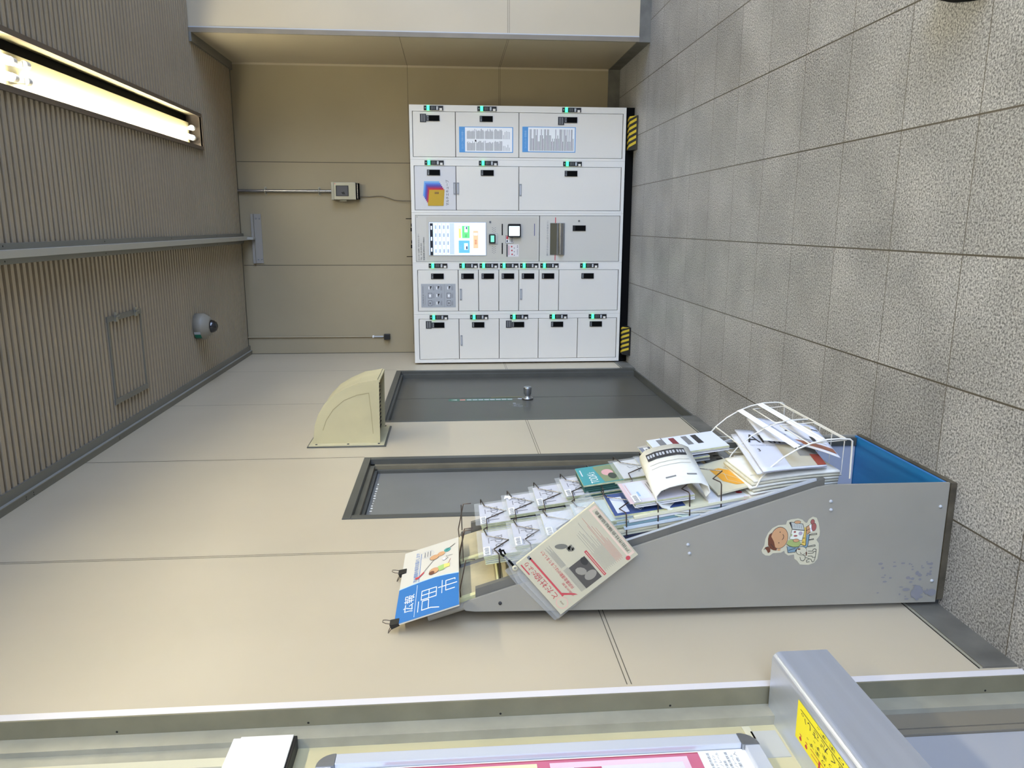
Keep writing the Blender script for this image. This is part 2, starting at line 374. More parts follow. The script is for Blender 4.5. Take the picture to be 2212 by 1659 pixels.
fixture(-2.9, FYE, 'long recessed twin tube light in the slatted ceiling, nearest the camera', [(.625, 3.76, 6.04, True), (.695, 3.76, 6.04, False), (.622, 1.30, 3.68, True), (.690, 1.30, 3.68, True), (.622, -1.1, 1.25, True), (.690, -1.1, 1.25, True)])

# ================================================================ LOCKERS
LY = 6.467; LF = FY(LY); LB = 7.05
M_plate = mat('label_plate', (50, 50, 52), .5)
def indicator(par, xr, zt):
    m = MB(); F = LF
    m.box(xr-.036, xr, LY-.006, LY, zt-.156, zt, M_black)
    F = FY(LY-.006)
    m.rect(F, xr-.030, xr-.006, zt-.086, zt-.082, M_inkg, .0004); m.rect(F, xr-.030, xr-.006, zt-.074, zt-.070, M_inkg, .0004); m.rect(F, xr-.031, xr-.006, zt-.064, zt-.060, M_inkg, .0004)
    m.rect(F, xr-.032, xr-.005, zt-.115, zt-.100, M_lgrey, .0006)
    m.rect(F, xr-.036, xr-.018, zt-.147, zt-.126, M_lock, .0006)
    m.ell(F, xr-.018, zt-.012, .004, .004, M_lgrey, .0006, 10)
    p = m.build('status_panel', par, bevel=0)
    q = MB(); q.box(xr-.036, xr, LY-.011, LY-.0062, zt-.045, zt-.024, M_led); q.build('indicator_light', p)
def handle(par, xr, zt, n, h=.107, wd=.046):
    m = MB(); x0 = xr-wd
    m.box(x0, xr, LY-.004, LY-.0005, zt-h, zt, M_black); m.box(x0+.004, xr-.004, LY-.006, LY-.004, zt-h+.004, zt-.022, M_matt)
    if n: m.text(FY(LY-.004), n, x0+.005, xr-.005, zt-.017, zt-.006, M_lgrey, .0006)
    m.build('handle', par)
def plate(par, x0, x1, z0, z1, lines=2):
    m = MB(); m.box(x0, x1, LY-.0025, LY-.0003, z0, z1, M_plate); F = FY(LY-.0025)
    for i in range(lines): m.rect(F, x0+.006, x1-.006, z0+(z1-z0)*(.22+.36*i), z0+(z1-z0)*(.42+.36*i), M_inkg, .0004)
    m.build('warning_label', par)
def slider(par, x0, x1, z0, z1):
    m = MB(); m.box(x0, x1, LY-.003, LY-.0003, z0, z1, M_grey); F = FY(LY-.003); m.rect(F, x0+.01, x1-.01, z0+.005, z1-.005, M_lgrey, .0004); m.build('door_label', par)
def column(xa, xb, dx0, dx1, seps, label, hand, ind, grey=()):
    """one cabinet unit: body, recessed doors, handles, status panels"""
    t = thing('locker_cabinet', ((xa+xb)/2, (LY+LB)/2, .073), label, 'locker', 'coin locker cabinets side by side')
    m = MB(); y1 = LY+.03
    m.box(xa, dx0-.003, LY, y1, .073, 1.85, M_lock); m.box(dx1+.003, xb-.0012, LY, y1, .073, 1.85, M_lock)
    m.box(dx0-.003, dx1+.003, LY, y1, seps[0]+.003, 1.85, M_lock); m.box(dx0-.003, dx1+.003, LY, y1, .073, seps[-1]-.003, M_lock)
    m.box(xa, xb-.0012, y1, LB, .073, 1.85, M_lock); m.box(dx0-.003, dx1+.003, y1-.004, y1-.001, seps[-1], seps[0], M_dark)
    m.build('body', t)
    out = []
    for i, (a, b) in enumerate(zip(seps, seps[1:])):
        d = MB(); d.box(dx0, dx1, LY+.001, LY+.022, b+.0025, a-.0025, M_lockg if i in grey else M_lockd)
        p = d.build('door', t, bevel=.0012)
        if hand[i]: handle(p, dx1-.028, hand[i][0], hand[i][1])
        if ind[i]: indicator(t, xb-.008, ind[i])
        out.append(p)
    return t, out
LFR = FY(LY+.0008)
t, d = column(.5235, .948, .545, .895, (1.825, 1.479, .961, .099), 'white coin locker cabinet at the right end with two blue-framed notices',
    [(1.713, '0018'), (1.282, '0017'), (.588, '0016')], [1.732, 1.300, .607])
plate(d[0], .812, .877, 1.7145, 1.764); plate(d[2], .804, .868, .589, .640)
def notice(par, x0, x1, z0, z1, two):
    m = MB(); m.box(x0, x1, LY-.0005, LY+.0008, z0, z1, M_blue); F = FY(LY-.0005); m.rect(F, x0+.006, x1-.005, z0+.007, z1-.048, M_white, .0005)
    m.text(F, 'ロッカーご利用のお客様へ' if two else 'コインロッカー使用約款', x0+.03, x1-.03, z1-.036, z1-.018, mat('pale_blue', (160, 196, 226), .6), .0008)
    if two:
        for c0, c1 in ((x0+.014, (x0+x1)/2-.006), ((x0+x1)/2+.006, x1-.014)):
            z = z1-.058; k = 0
            while z > z0+.03:
                if (k*7+3) % 11 in (3,): z -= .006
                L = c0+(c1-c0)*(.72+.28*random.random()) if z > z0+.085 else c0+(c1-c0)*(.3+.5*random.random())
                m.rect(F, c0, L, z-.0032, z, M_inkg, .0008); z -= .0062 if z > z0+.085 else .012; k += 1
        m.rect(F, (x0+x1)/2+.02 if 0 else x0+.085, x0+.10, z1-.14, z1-.128, M_ink, .0009)
    else:
        z = z1-.060
        while z > z0+.02:
            L = (x0+.014)+(x1-x0-.028)*(random.choice((.42, .55, .7, .97, .97, .97))); m.rect(F, x0+.012, L, z-.0055, z-.001, M_inkg, .0008); z -= .0085
    m.build('notice', par)
notice(d[1], .581, .782, 1.009, 1.450, True); notice(d[2], .588, .788, .492, .933, False)

t, d = column(.0985, .5235, .121, .471, (1.820, 1.479, .960, .101), 'white coin locker cabinet with the multicoloured cube emblem on its top door',
    [(1.716, '0015'), (1.275, '0014'), (.578, '0013')], [1.734, 1.291, .592], grey=(0,))
m = MB(); F = LFR; E = lambda cx, cy: (.948-(210+cy/6.6375-225.3)*.00384 if 0 else 0, 0)
# emblem: stacked offset squares in six colours
cols = [(120, 170, 215), (88, 130, 205), (78, 84, 168), (112, 58, 132), (176, 44, 72), (205, 60, 50)]
Cx = lambda cy: .351-(cy-1205)*.000578; Cz = lambda cx: 1.752-(cx-222)*.000585
for i, c in enumerate(cols):
    o = i*13.5; mm = mat('cube_colour_%d' % i, c, .6)
    m.poly(F, [(Cx(1205+i*22), Cz(240+o)), (Cx(1205+i*22), Cz(455+o)), (Cx(1410+i*22), Cz(432+o)), (Cx(1410+i*22), Cz(220+o))], mm, .0006+i*.0003)
m.poly(F, [(Cx(1325), Cz(312)), (Cx(1325), Cz(525)), (Cx(1545), Cz(508)), (Cx(1545), Cz(288))], mat('cube_gold', (188, 152, 34), .6), .0026)
m.rect(F, Cx(1382), Cx(1352), Cz(445), Cz(385), mat('cube_brown', (136, 104, 40), .6), .003)
m.text(F, 'マルチエキューブ', .157, .362, 1.541, 1.566, M_ink, .0008)
m.build('emblem', d[0]); slider(d[0], .246, .342, 1.4835, 1.502); slider(d[1], .246, .342, 1.455, 1.4745); slider(d[2], .236, .334, .936, .9555)

# left two columns
h1 = [(1.699, '0012')]+[(z, n) for z, n in zip((1.445, 1.274, 1.103, .932, .760), ('0011', '0010', '0009', '0008', '0007'))]+[(.419, '0006')]
t, d = column(-.745, -.310, -.718, -.373, (1.811, 1.471, 1.299, 1.126, .957, .784, .613, .099), 'white coin locker cabinet of seven doors with grey instruction panel on top door',
    h1, [1.717, 1.461, 1.290, 1.117, .947, .774, .432])
m = MB(); x0, x1, z0, z1 = -.687, -.488, 1.494, 1.785; F = FY(LY-.0002); m.box(x0, x1, LY-.0002, LY+.0008, z0, z1, mat('instruction_grey', (166, 168, 170), .5)); Fz = F
m.text(F, 'ご利用方法', x0+.015, x0+.11, z1-.022, z1-.012, M_ink, .0006); m.rect(F, x0+.02, x0+.10, z1-.034, z1-.032, M_inkg, .0006); m.rect(F, x0+.118, x1-.02, z1-.018, z1-.014, M_inkg, .0006)
m.rect(F, x0, x1, z0+.094, z0+.0955, M_inkg, .0006)
for r, zz in enumerate((z1-.075, z1-.140, z0+.058)):
    for c in range(3):
        cx = x0+.038+c*.064
        if (r, c) in ((0, 0), (0, 1), (2, 0), (2, 1)):
            m.rect(F, cx-.024, cx+.020, zz-.017, zz+.017, M_ink, .0006); m.rect(F, cx-.021, cx+.017, zz-.014, zz+.014, M_lgrey, .0009); m.rect(F, cx-.012, cx+.006, zz-.007, zz+.008, M_white if c else M_inkg, .0012)
        else:
            m.ell(F, cx, zz, .012, .008, M_ink, .0006, 12); m.rect(F, cx-.014, cx+.01, zz+.002, zz+.012, M_white, .0009); m.rect(F, cx+.002, cx+.014, zz-.014, zz-.003, M_ink, .0009)
        for k in range(3): m.rect(F, cx-.022, cx+.01+.012*((k*5+c) % 3)/2, zz-.026-.005*k, zz-.024-.005*k, M_inkg, .0006)
m.build('instruction_panel', d[0]); slider(d[1], -.625, -.530, 1.441, 1.459); slider(d[4], -.625, -.533, .928, .946)

t, d = column(-1.165, -.745, -1.133, -.787, (1.808, 1.468, 1.124, .785, .443, .101), 'white coin locker cabinet of five equal doors at the left end beside grey door',
    [(1.700, '0005'), (1.358, '0004'), (1.015, '0003'), (.676, '0002'), (.337, '0001')], [1.717, 1.374, 1.031, .690, .348])
plate(d[0], -.868, -.803, 1.7015, 1.751); plate(d[2], -.866, -.803, 1.017, 1.066); slider(d[1], -1.018, -.927, 1.440, 1.457)

# ---- payment kiosk column
t = thing('payment_terminal', (-.1, 6.75, .073), 'white locker payment terminal column with lit touch screen, in the middle of the lockers', 'payment terminal')
m = MB(); xa, xb = -.310, .0985; y1 = LY+.03
m.box(xa, -.303, LY, y1, .073, 1.85, M_lock); m.box(.079, xb-.0012, LY, y1, .073, 1.85, M_lock); m.box(-.303, .079, LY, y1, 1.821, 1.85, M_lock); m.box(-.303, .079, LY, y1, .073, .097, M_lock)
m.box(xa, xb-.0012, y1, LB, .073, 1.85, M_lock); m.box(-.303, .079, y1-.004, y1-.001, .1, 1.82, M_dark); m.build('body', t)
M_kio = mat('kiosk_panel', (203, 199, 188), .4); M_kio2 = mat('kiosk_panel_inner', (196, 191, 178), .4)
p = MB(); p.box(-.300, .076, LY+.001, LY+.022, .787, 1.818, M_kio); F = LFR
p.rect(F, -.288, .064, .80, 1.73, M_kio2, .0004)
p.text(F, 'ロッカーお問い合わせセンター', -.290, -.072, 1.790, 1.803, M_ink, .0009)
p.text(F, 'TEL : 0120-929-502', -.290, -.15, 1.770, 1.782, M_ink, .0009); p.text(F, '営業時間 8時00分~21時00分', -.290, -.10, 1.748, 1.761, M_ink, .0009)
p.text(F, 'JR MARUCHI-X', -.115, .008, .824, .832, mat('navy_ink', (70, 70, 120), .6), .0009) if 0 else p.rect(F, -.088, .012, .823, .829, mat('navy_ink', (88, 88, 130), .6), .0009)
for cx in (-.05, -.205):
    for i in range(4):
        for j in range(3): p.ell(F, cx+.028-.016*i-(j % 2)*.008, 1.180-.012*j, .003, .003, M_inkg, .0009, 8)
p.ell(F, .024, 1.199, .010, .010, M_steel, .002, 14); p.ell(F, .024, 1.199, .004, .004, M_ink, .0025, 8)
p.ell(F, .064, 1.806, .003, .003, M_ink, .0009, 8)
pp = p.build('control_panel', t)
# screen
q = MB(); q.box(-.252, .024, LY-.004, LY+.0008, 1.232, 1.713, M_lgrey); F = FY(LY-.004); sx0, sx1, sz0, sz1 = -.249, .019, 1.237, 1.706
em = lambda n, c, e=1.35: mat('screen_'+n, c, .3, emit=e*.42)
q.rect(F, sx0, sx1, sz0, sz1, em('white', (205, 224, 250)), .0006); q.rect(F, sx0, sx1-.006, sz1-.030, sz1-.004, em('bar', (30, 33, 40), .3), .001)
q.rect(F, sx0+.006, sx1-.004, 1.500, sz1-.034, em('grey', (176, 190, 205), 1.0), .001)
for i in range(4):
    q.rect(F, sx0+.008, sx1-.008, 1.640-.034*i, 1.667-.034*i, em('row', (214, 228, 244)), .0014)
    for k in range(4): q.rect(F, sx0+.02+k*.065, sx0+.05+k*.065, 1.647-.034*i, 1.660-.034*i, em('rowtext', (150, 165, 185), .9), .0018)
    for k in range(3): q.rect(F, sx0+.03+k*.09, sx0+.06+k*.09, sz1-.022, sz1-.012, em('row', (214, 228, 244)), .0016)
q.rect(F, -.230, -.128, 1.372, 1.463, em('blue', (96, 170, 220), 1.1), .0014); q.rect(F, -.205, -.150, 1.386, 1.418, em('white', (205, 224, 250)), .0018); q.rect(F, -.20, -.175, 1.390, 1.402, em('dk', (70, 80, 110), .5), .0022); q.text(F, '預入', -.195, -.165, 1.436, 1.452, em('rowtext', (150, 165, 185)), .0018)
q.rect(F, -.108, -.008, 1.372, 1.434, em('green', (100, 205, 120), 1.1), .0014); q.rect(F, -.06, -.012, 1.388, 1.415, em('white', (205, 224, 250)), .0018); q.rect(F, -.035, -.015, 1.392, 1.402, em('dk', (70, 80, 110), .5), .0022); q.text(F, '取出', -.10, -.078, 1.394, 1.410, em('dk', (70, 80, 110)), .0018)
q.rect(F, -.108, -.008, 1.443, 1.462, em('gold', (225, 205, 110), 1.1), .0014); q.rect(F, -.03, -.012, 1.447, 1.458, em('white', (205, 224, 250)), .0018)
q.rect(F, -.192, -.048, 1.300, 1.342, em('orange', (238, 180, 140), 1.1), .0014); q.rect(F, -.085, -.065, 1.306, 1.336, em('white', (205, 224, 250)), .0018); q.text(F, '検索', -.16, -.12, 1.310, 1.330, em('brown', (150, 90, 60), .6), .0018)
q.build('touch_screen', pp)
q = MB(); q.box(-.158, -.068, LY-.004, LY+.0008, 1.135, 1.212, mat('scan_frame', (170, 172, 168), .4)); q.rect(FY(LY-.004), -.150, -.073, 1.140, 1.160, M_kio, .0006)
q.prism(FY(LY-.004), [(-.150+.006, 1.155), (-.082, 1.155), (-.076, 1.161), (-.076, 1.204), (-.082, 1.210), (-.144, 1.210), (-.150, 1.204), (-.150, 1.161)], 0, .012, M_black); q.rect(FY(LY-.016), -.140, -.086, 1.166, 1.196, mat('scan_glow', (110, 200, 165), .3, emit=.7), .0006); q.build('code_scanner', pp)
q = MB(); q.prism(FY(LY), [(-.096, .944), (.006, .944), (.010, .950), (.010, 1.046), (-.002, 1.052), (-.090, 1.052), (-.100, 1.044), (-.100, .950)], 0, .030, M_black); q.box(-.088, -.010, LY-.036, LY-.030, .955, 1.042, mat('reader_glow', (225, 250, 255), .3, emit=1.6)); q.build('card_reader', pp)
for a, b in ((-.084, .010), (-.239, -.147)):
    q = MB(); q.box(a, b, LY-.002, LY+.0008, 1.093, 1.102, M_matt); q.build('card_slot', pp)
q = MB(); F = FY(LY+.0006); q.rect(F, -.150, -.085, 1.003, 1.070, M_ink, .0008); q.rect(F, -.147, -.088, 1.006, 1.067, M_white, .001); q.rect(F, -.117, -.090, 1.048, 1.064, M_red, .0013); q.ell(F, -.132, 1.056, .010, .006, M_ink, .0013, 12); q.rect(F, -.143, -.095, 1.012, 1.020, M_ink, .0013); q.rect(F, -.14, -.10, 1.028, 1.034, M_inkg, .0013); q.build('payment_label', pp)
q = MB(); q.box(-.262, -.158, LY-.003, LY+.0008, 1.052, 1.062, M_ink); q.rect(F, -.262, -.158, .958, 1.052, mat('label_pale', (222, 216, 212), .6), .0006); q.rect(F, -.25, -.17, 1.040, 1.044, M_red, .001)
for k in range(3): q.ell(F, -.178-.032*k, 1.018-.002*k, .007, .007, M_red, .001, 10); q.ell(F, -.19-.03*k, .996, .005, .004, M_inkg, .001, 8)
q.text(F, '非常時', -.245, -.20, .965, .974, M_ink, .001); q.rect(F, -.19, -.165, .967, .972, M_inkg, .001); q.build('price_label', pp)
# lower door with return tray
p = MB(); p.box(-.300, .076, LY+.001, LY+.022, .102, .781, M_kio); F = LFR
p.rect(F, .018, .064, .645, .652, M_red, .0008); p.rect(F, -.292, -.247, .645, .652, M_red, .0008); p.text(F, '奥行きは55cm(底から外扉まで)', -.255, .036, .704, .722, M_grey, .0008)
p.ell(F, .036, .448, .009, .009, M_steel, .002, 14); p.ell(F, .036, .448, .004, .004, M_ink, .0025, 8)
lp = p.build('lower_door', t)
q = MB(); q.box(-.246, .018, LY-.003, LY+.0008, .569, .694, M_steel); q.box(-.244, .016, LY-.0045, LY-.003, .636, .692, mat('tray_glass', (120, 116, 98), .15, .6)); q.tube([(-.244, LY-.004, .604), (.016, LY-.004, .604)], .024, M_wirec, 16); q.build('return_tray', lp)  # upper part of the tray is a glossy olive-grey plate
handle(lp, -.001, .502, '', .111, .046)
for dz, xx in ((0, .05), (0, -.265)):
    q = MB(); q.tube([(xx, LY+.12, 1.85), (xx, LY+.12, 1.905)], .003, M_matt, 8); q.build('rod', t)
for xx in (-.02, -.16):
    q = MB(); q.box(xx-.035, xx-.006, LY+.10, LY+.14, 1.85, 1.866, M_matt); q.box(xx+.004, xx+.03, LY+.11, LY+.14, 1.85, 1.862, M_matt); q.build('cable_clamp', t)

m = MB(); m.box(-1.165, .950, LY+.018, LB, 0, .0725, M_matt); o = m.build('locker_plinth'); o['label'] = 'long black plinth carrying the row of white lockers'; o['category'] = 'plinth'

def bumper(x0, x1, label):
    t = thing('corner_bumper', ((x0+x1)/2, LY, 0), label, 'bumper', 'striped bumpers at the foot of the lockers')
    m = MB(); F = Fr((x0, LY+.016, 0), (1, 0, 0), (0, -1, 0)); L = x1-x0
    pts = [(0, 0), (L, 0), (L, .09), (L-.02, .125), (.03, .135), (0, .10)]
    prof = [(0, 0.001), (0, .055), (.07, .055), (.13, .012), (.14, .001)]
    G = Fr((x0, LY+.016, 0), (0, -1, 0), (0, 0, 1), (1, 0, 0))
    n = 9; My = mat('bumper_yellow', (196, 170, 40), .5)
    m.prism(G, prof, 0, L, M_black)
    for i in range(6):
        a = i*L/6+.004; b = a+L/12; s = .045
        q = lambda u, p0: G(p0[0], p0[1]+.001, min(max(u, .001), L-.001))
        for p0, p1, s0, s1 in ((prof[1], prof[2], 0, .02), (prof[2], prof[3], .02, .045)):
            m.add([q(a+s0, p0), q(b+s0, p0), q(b+s1, p1), q(a+s1, p1)], [(0, 1, 2, 3)], My)
    m.build('pad', t)
bumper(.605, .873, 'black and yellow striped bumper under the right end of the lockers'); bumper(-1.100, -.858, 'black and yellow striped bumper under the left end of the lockers')

# ================================================================ WALL AND CEILING FITTINGS
t = thing('wall_plate', (-.218, BY, 3.265), 'white metal channel screwed to the far wall under the ceiling beam', 'bracket')
m = MB(); m.box(-.346, .091, BY-.012, BY, 3.222, 3.285, mat('channel_white', (158, 153, 144), .5)); m.box(-.346, .091, BY-.030, BY, 3.286, 3.308, MATS['channel_white']); m.build('channel', t, bevel=.001)
for x in (.05, -.31):
    for z in (3.265, 3.235):
        q = MB(); q.lathe(Fr((x, BY-.012, z), (1, 0, 0), (0, 0, 1)), [(.007, 0), (.006, .004), (0, .005)], M_grey, 10); q.build('screw', t)

t = thing('control_box', (.29, BY, 2.46), 'stainless steel meter box on the far wall with a small window and conduit above', 'meter box')
Mbx = mat('meter_box_steel', (140, 138, 126), .35, .6); m = MB(); m.box(.216, .366, BY-.10, BY, 2.362, 2.577, Mbx); m.box(.214, .368, BY-.105, BY, 2.552, 2.577, M_steelw); m.build('housing', t, bevel=.003)
m = MB(); F = FY(BY-.10); m.rect(F, .246, .338, 2.425, 2.537, M_ink, .001); m.rect(F, .252, .332, 2.433, 2.529, mat('meter_glass', (84, 84, 88), .35, spec=.2), .002); m.poly(F, [(.262, 2.455), (.285, 2.465), (.28, 2.49), (.262, 2.48)], M_black, .003); m.ell(F, .352, 2.542, .004, .004, M_red, .001, 8); m.build('window', t)
m = MB(); m.box(.222, .360, BY-.085, BY-.01, 2.338, 2.361, M_matt); m.tube([(.225, BY-.08, 2.349), (.357, BY-.08, 2.349)], .006, M_wirec, 10); m.build('drip_tray', t)
m = MB(); m.box(.203, .216, BY-.07, BY-.05, 2.45, 2.51, M_steelw); m.build('hasp', t)
m = MB(); m.tube([(.291, BY-.030, 3.44), (.292, BY-.030, 2.577)], .0135, M_wirec, 14); m.build('conduit', t)
for z in (3.165, 2.695):
    q = MB(); q.box(.255, .328, BY-.006, BY, z-.009, z+.009, M_steelw); q.tube([(.265, BY-.006, z), (.275, BY-.04, z), (.308, BY-.04, z), (.318, BY-.006, z)], .005, M_steelw, 8); q.build('pipe_clamp', t)
m = MB()
pts = [(.250, BY-.02, 2.34), (.247, BY-.012, 2.30), (.245, BY-.012, 2.25), (.252, BY-.012, 2.19), (.252, BY-.012, 2.14), (.236, BY-.012, 2.08), (.218, BY-.012, 2.03), (.212, BY-.02, 1.96), (.212, BY-.03, 1.84)]
m.tube(pts, .0042, mat('cable_grey', (120, 110, 92), .6), 8); o = m.build('power_cable'); o['label'] = 'thin grey cable hanging from the meter box down behind the lockers'; o['category'] = 'cable'

t = thing('junction_box', (-1.024, BY, 2.13), 'small black socket box on the far wall at the end of a thin white conduit', 'socket')
m = MB(); m.box(-1.049, -.999, BY-.05, BY, 2.106, 2.162, M_black); m.build('housing', t, bevel=.003)
m = MB(); m.tube([(-1.022, BY-.010, 3.42), (-1.024, BY-.010, 2.162)], .006, M_wallb, 10); m.build('conduit', t)
m = MB(); m.box(-1.034, -1.013, BY-.016, BY, 2.255, 2.27, M_white); m.tube([(-1.024, BY-.012, 2.26), (-1.024, BY-.012, 2.17)], .0075, M_lgrey, 10); m.build('saddle', t)

t = thing('dome_camera', (-.735, 5.70, 3.40), 'white dome security camera on the slatted ceiling with a green sticker', 'security camera')
m = MB(); F = Fr((-.735, 5.70, 3.40), (1, 0, 0), (0, -1, 0)); Mw = mat('camera_grey', (142, 136, 122), .45)
m.lathe(F, [(.0, 0), (.096, 0), (.096, .052), (.0945, .058), (.068, .100), (.050, .105), (0, .106)], Mw, 36); m.build('base', t)
m = MB(); m.lathe(F, [(.047, .100), (.047, .112), (.042, .130), (.030, .144), (.014, .151), (0, .153)], mat('dome_glass', (22, 22, 26), .08, spec=.8), 28); m.build('dome', t)
m = MB(); G = lambda a, z, r=.0968: Vector((-.735+r*math.cos(a), 5.70+r*math.sin(a), 3.40-z))
for i in range(6):
    a0, a1 = -2.55+i*.11, -2.55+(i+1)*.11
    m.add([G(a0, .008), G(a1, .008), G(a1, .052), G(a0, .052)], [(0, 1, 2, 3)], mat('sticker_teal', (24, 120, 96), .5) if i < 4 else M_lgrey)
m.build('sticker', t)

t = thing('ceiling_hatch', (-.74, 4.48, 3.40), 'slatted access hatch with metal edge frame in the ceiling', 'access hatch')
m = MB()
m.box(-.985, -.955, 4.250, 4.715, 3.392, 3.3995, Mct); m.box(-.525, -.495, 4.250, 4.715, 3.392, 3.3995, Mct); m.box(-.955, -.525, 4.255, 4.275, 3.394, 3.3995, Mct); m.box(-.955, -.525, 4.694, 4.712, 3.394, 3.3995, Mct); m.build('frame', t)
for y in (4.35, 4.62):
    q = MB(); q.box(-.53, -.48, y-.010, y+.010, 3.382, 3.392, M_steelw); q.tube([(-.50, y-.022, 3.380), (-.50, y+.022, 3.380)], .006, M_steel, 8); q.build('latch', t)

t = thing('vent_hood', (WX, 4.2, 2.1), 'beige curved ventilation hood on the panelled wall above the doors', 'vent hood')
Mh = mat('hood_beige', (190, 180, 142), .42, noise=.10, nscale=5)
prof = [(0, 1.925), (.347, 1.925), (.350, 1.935), (.335, 2.032), (.302, 2.110), (.262, 2.178), (.215, 2.225), (.160, 2.258), (.100, 2.278), (0, 2.292)]
F = Fr((WX+.012, 4.04, 0), (1, 0, 0), (0, 0, 1), (0, -1, 0))
m = MB(); n = len(prof)
arc = prof[2:]
m.poly(F, [(0, 1.93)]+prof[1:], Mh, 0); F3 = Fr((WX+.012, 4.37, 0), (1, 0, 0), (0, 0, 1), (0, -1, 0)); m.poly(F3, list(reversed([(0, 1.93)]+prof[1:])), Mh, 0)
for p0, p1 in zip(arc, arc[1:]): m.add([F(*p0), F(*p1), F3(*p1), F3(*p0)], [(0, 1, 2, 3)], Mh, True)
Min = mat('hood_inside', (58, 50, 38), .9)
m.add([F(.006, 1.99, 0), F(.33, 1.99, 0), F3(.33, 1.99, 0), F3(.006, 1.99, 0)], [(0, 1, 2, 3)], Min)
for a in (0, ): m.box(WX+.012+.336, WX+.012+.3465, 4.041, 4.369, 1.922, 1.942, Mh)
inset = [(.052, 2.262), (.110, 2.235), (.175, 2.205), (.232, 2.150), (.268, 2.085), (.285, 1.985), (.10, 1.968), (.052, 1.966)]
m.stroke(F, [(.075, 2.235), (.130, 2.215), (.190, 2.175), (.240, 2.115), (.268, 2.045), (.278, 1.982), (.16, 1.972), (.052, 1.966)], .0028, mat('hood_crease', (150, 138, 100), .6), .001)
m.build('cowl', t)
m = MB(); m.box(WX, WX+.012, 4.005, 4.405, 1.905, 2.310, Mh); m.box(WX+.0005, WX+.006, 3.995, 4.415, 1.895, 2.318, M_doorf); m.build('flange', t, bevel=.002)
for y, z in ((4.018, 2.27), (4.018, 2.10), (4.018, 1.935), (4.39, 1.93)):
    q = MB(); q.lathe(Fr((WX+.012, y, z), (0, 1, 0), (0, 0, 1)), [(.006, 0), (.006, .003), (0, .004)], M_ink, 10); q.build('screw', t)
m = MB()
for i in range(14): m.box(WX+.03+.023*i, WX+.034+.023*i, 4.045, 4.365, 1.950, 1.956, Min)
m.build('grille', t)

# ================================================================ BOOTH COUNTER, NOTICE BOARD, STICKER
t = thing('counter_rail', (-1.16, 1.3, .65), 'brushed stainless steel counter ledge along the booth wall beside the camera', 'counter')
m = MB(); R_ = .022; x1 = -1.068; x0 = RW; z1 = .722; z0 = .578
pr = [(x0, z0), (x1, z0)]+[(x1-R_+R_*math.cos(a), z1-R_+R_*math.sin(a)) for a in (math.radians(k) for k in range(0, 91, 10))]+[(x0, z1)]
F = Fr((0, 1.700, 0), (1, 0, 0), (0, 0, 1), (0, -1, 0))
nn = len(pr); vs = [F(u, v, 0) for u, v in pr]+[F(u, v, 3.2) for u, v in pr]
m.add(vs, [tuple(range(nn-1, -1, -1)), tuple(range(nn, 2*nn))], M_counter)
for i in range(nn): m.add([vs[i], vs[(i+1) % nn], vs[nn+(i+1) % nn], vs[nn+i]], [(0, 1, 2, 3)], M_counter, 2 <= i <= 10)
m.build('ledge', t)
m = MB(); F = Fr((0, 0, z1), (0, 1, 0), (-1, 0, 0), (0, 0, 1)); V = lambda x: -x
m.rect(F, .90, 1.545, 1.098, 1.196, M_yel, .0008)
m.text(F, '貼紙禁止!!', 1.05, 1.525, 1.172, 1.192, M_red, .0012)
m.text(F, '忘れ物の取扱いが多くなっております。', 1.0, 1.49, 1.158, 1.168, M_ink, .0012)
m.text(F, '当駅では保管をお断りしております。', 1.0, 1.46, 1.144, 1.154, M_ink, .0012)
m.text(F, '荷物の放置はご遠慮ください。', 1.0, 1.525, 1.118, 1.137, M_ink, .0012); m.rect(F, 1.0, 1.53, 1.1135, 1.1155, M_ink, .0012)
m.text(F, '撤去する場合があります。', 1.02, 1.45, 1.101, 1.110, M_ink, .0012)
m.build('warning_sticker', t, label='yellow warning sticker with black and red lettering')

M_alu = mat('frame_aluminium', (206, 208, 214), .3, .25)
t = thing('poster_frame', (RW, 1.2, 1.33), 'aluminium framed pink and yellow poster on the booth wall above the steel counter', 'poster')
def rail(pts_, wd=.036, dp=.022):
    pass
y1, y0, zt, zb = 1.603, .85, 1.858, .802; wd = .036; X0, X1 = RW, RW+.024; c = .042
m = MB(); m.box(X0, X1, y1-wd, y1, zb+c, zt-c, M_alu); m.box(X0, X1, y0, y0+wd, zb+c, zt-c, M_alu); m.box(X0, X1, y0+c, y1-c, zt-wd, zt, M_alu); m.box(X0, X1, y0+c, y1-c, zb, zb+wd, M_alu)
m.box(X0, X0+.008, y0+wd, y1-wd, zb+wd, zt-wd, M_cream); m.build('frame', t, bevel=.002)
for cy, cz, a0 in ((y1-c, zt-c, 0), (y1-c, zb+c, 270), (y0+c, zt-c, 90), (y0+c, zb+c, 180)):
    q = MB(); F = FX(0)
    arc = [(cy+c*math.cos(math.radians(a0+k)), cz+c*math.sin(math.radians(a0+k))) for k in range(0, 91, 15)]
    q.prism(F, [(cy, cz)]+arc, X0, X1+.001, M_steel); q.build('corner_piece', t)
m = MB(); F = FX(RW+.009); py1 = y1-wd-.002
Mp = mat('poster_pink', (196, 104, 128), .5); Mlp = mat('poster_pale_pink', (226, 196, 206), .5); Mly = mat('poster_pale_yellow', (226, 220, 178), .5)
m.rect(F, y0+wd, py1, zb+wd, zt-wd, M_white, .0005); m.rect(F, y0+wd, py1-.004, .955, zt-wd-.12, mat('poster_crimson', (160, 60, 70), .5), .001); m.rect(F, y0+wd, py1-.008, .955, zt-wd-.12, Mp, .0013)
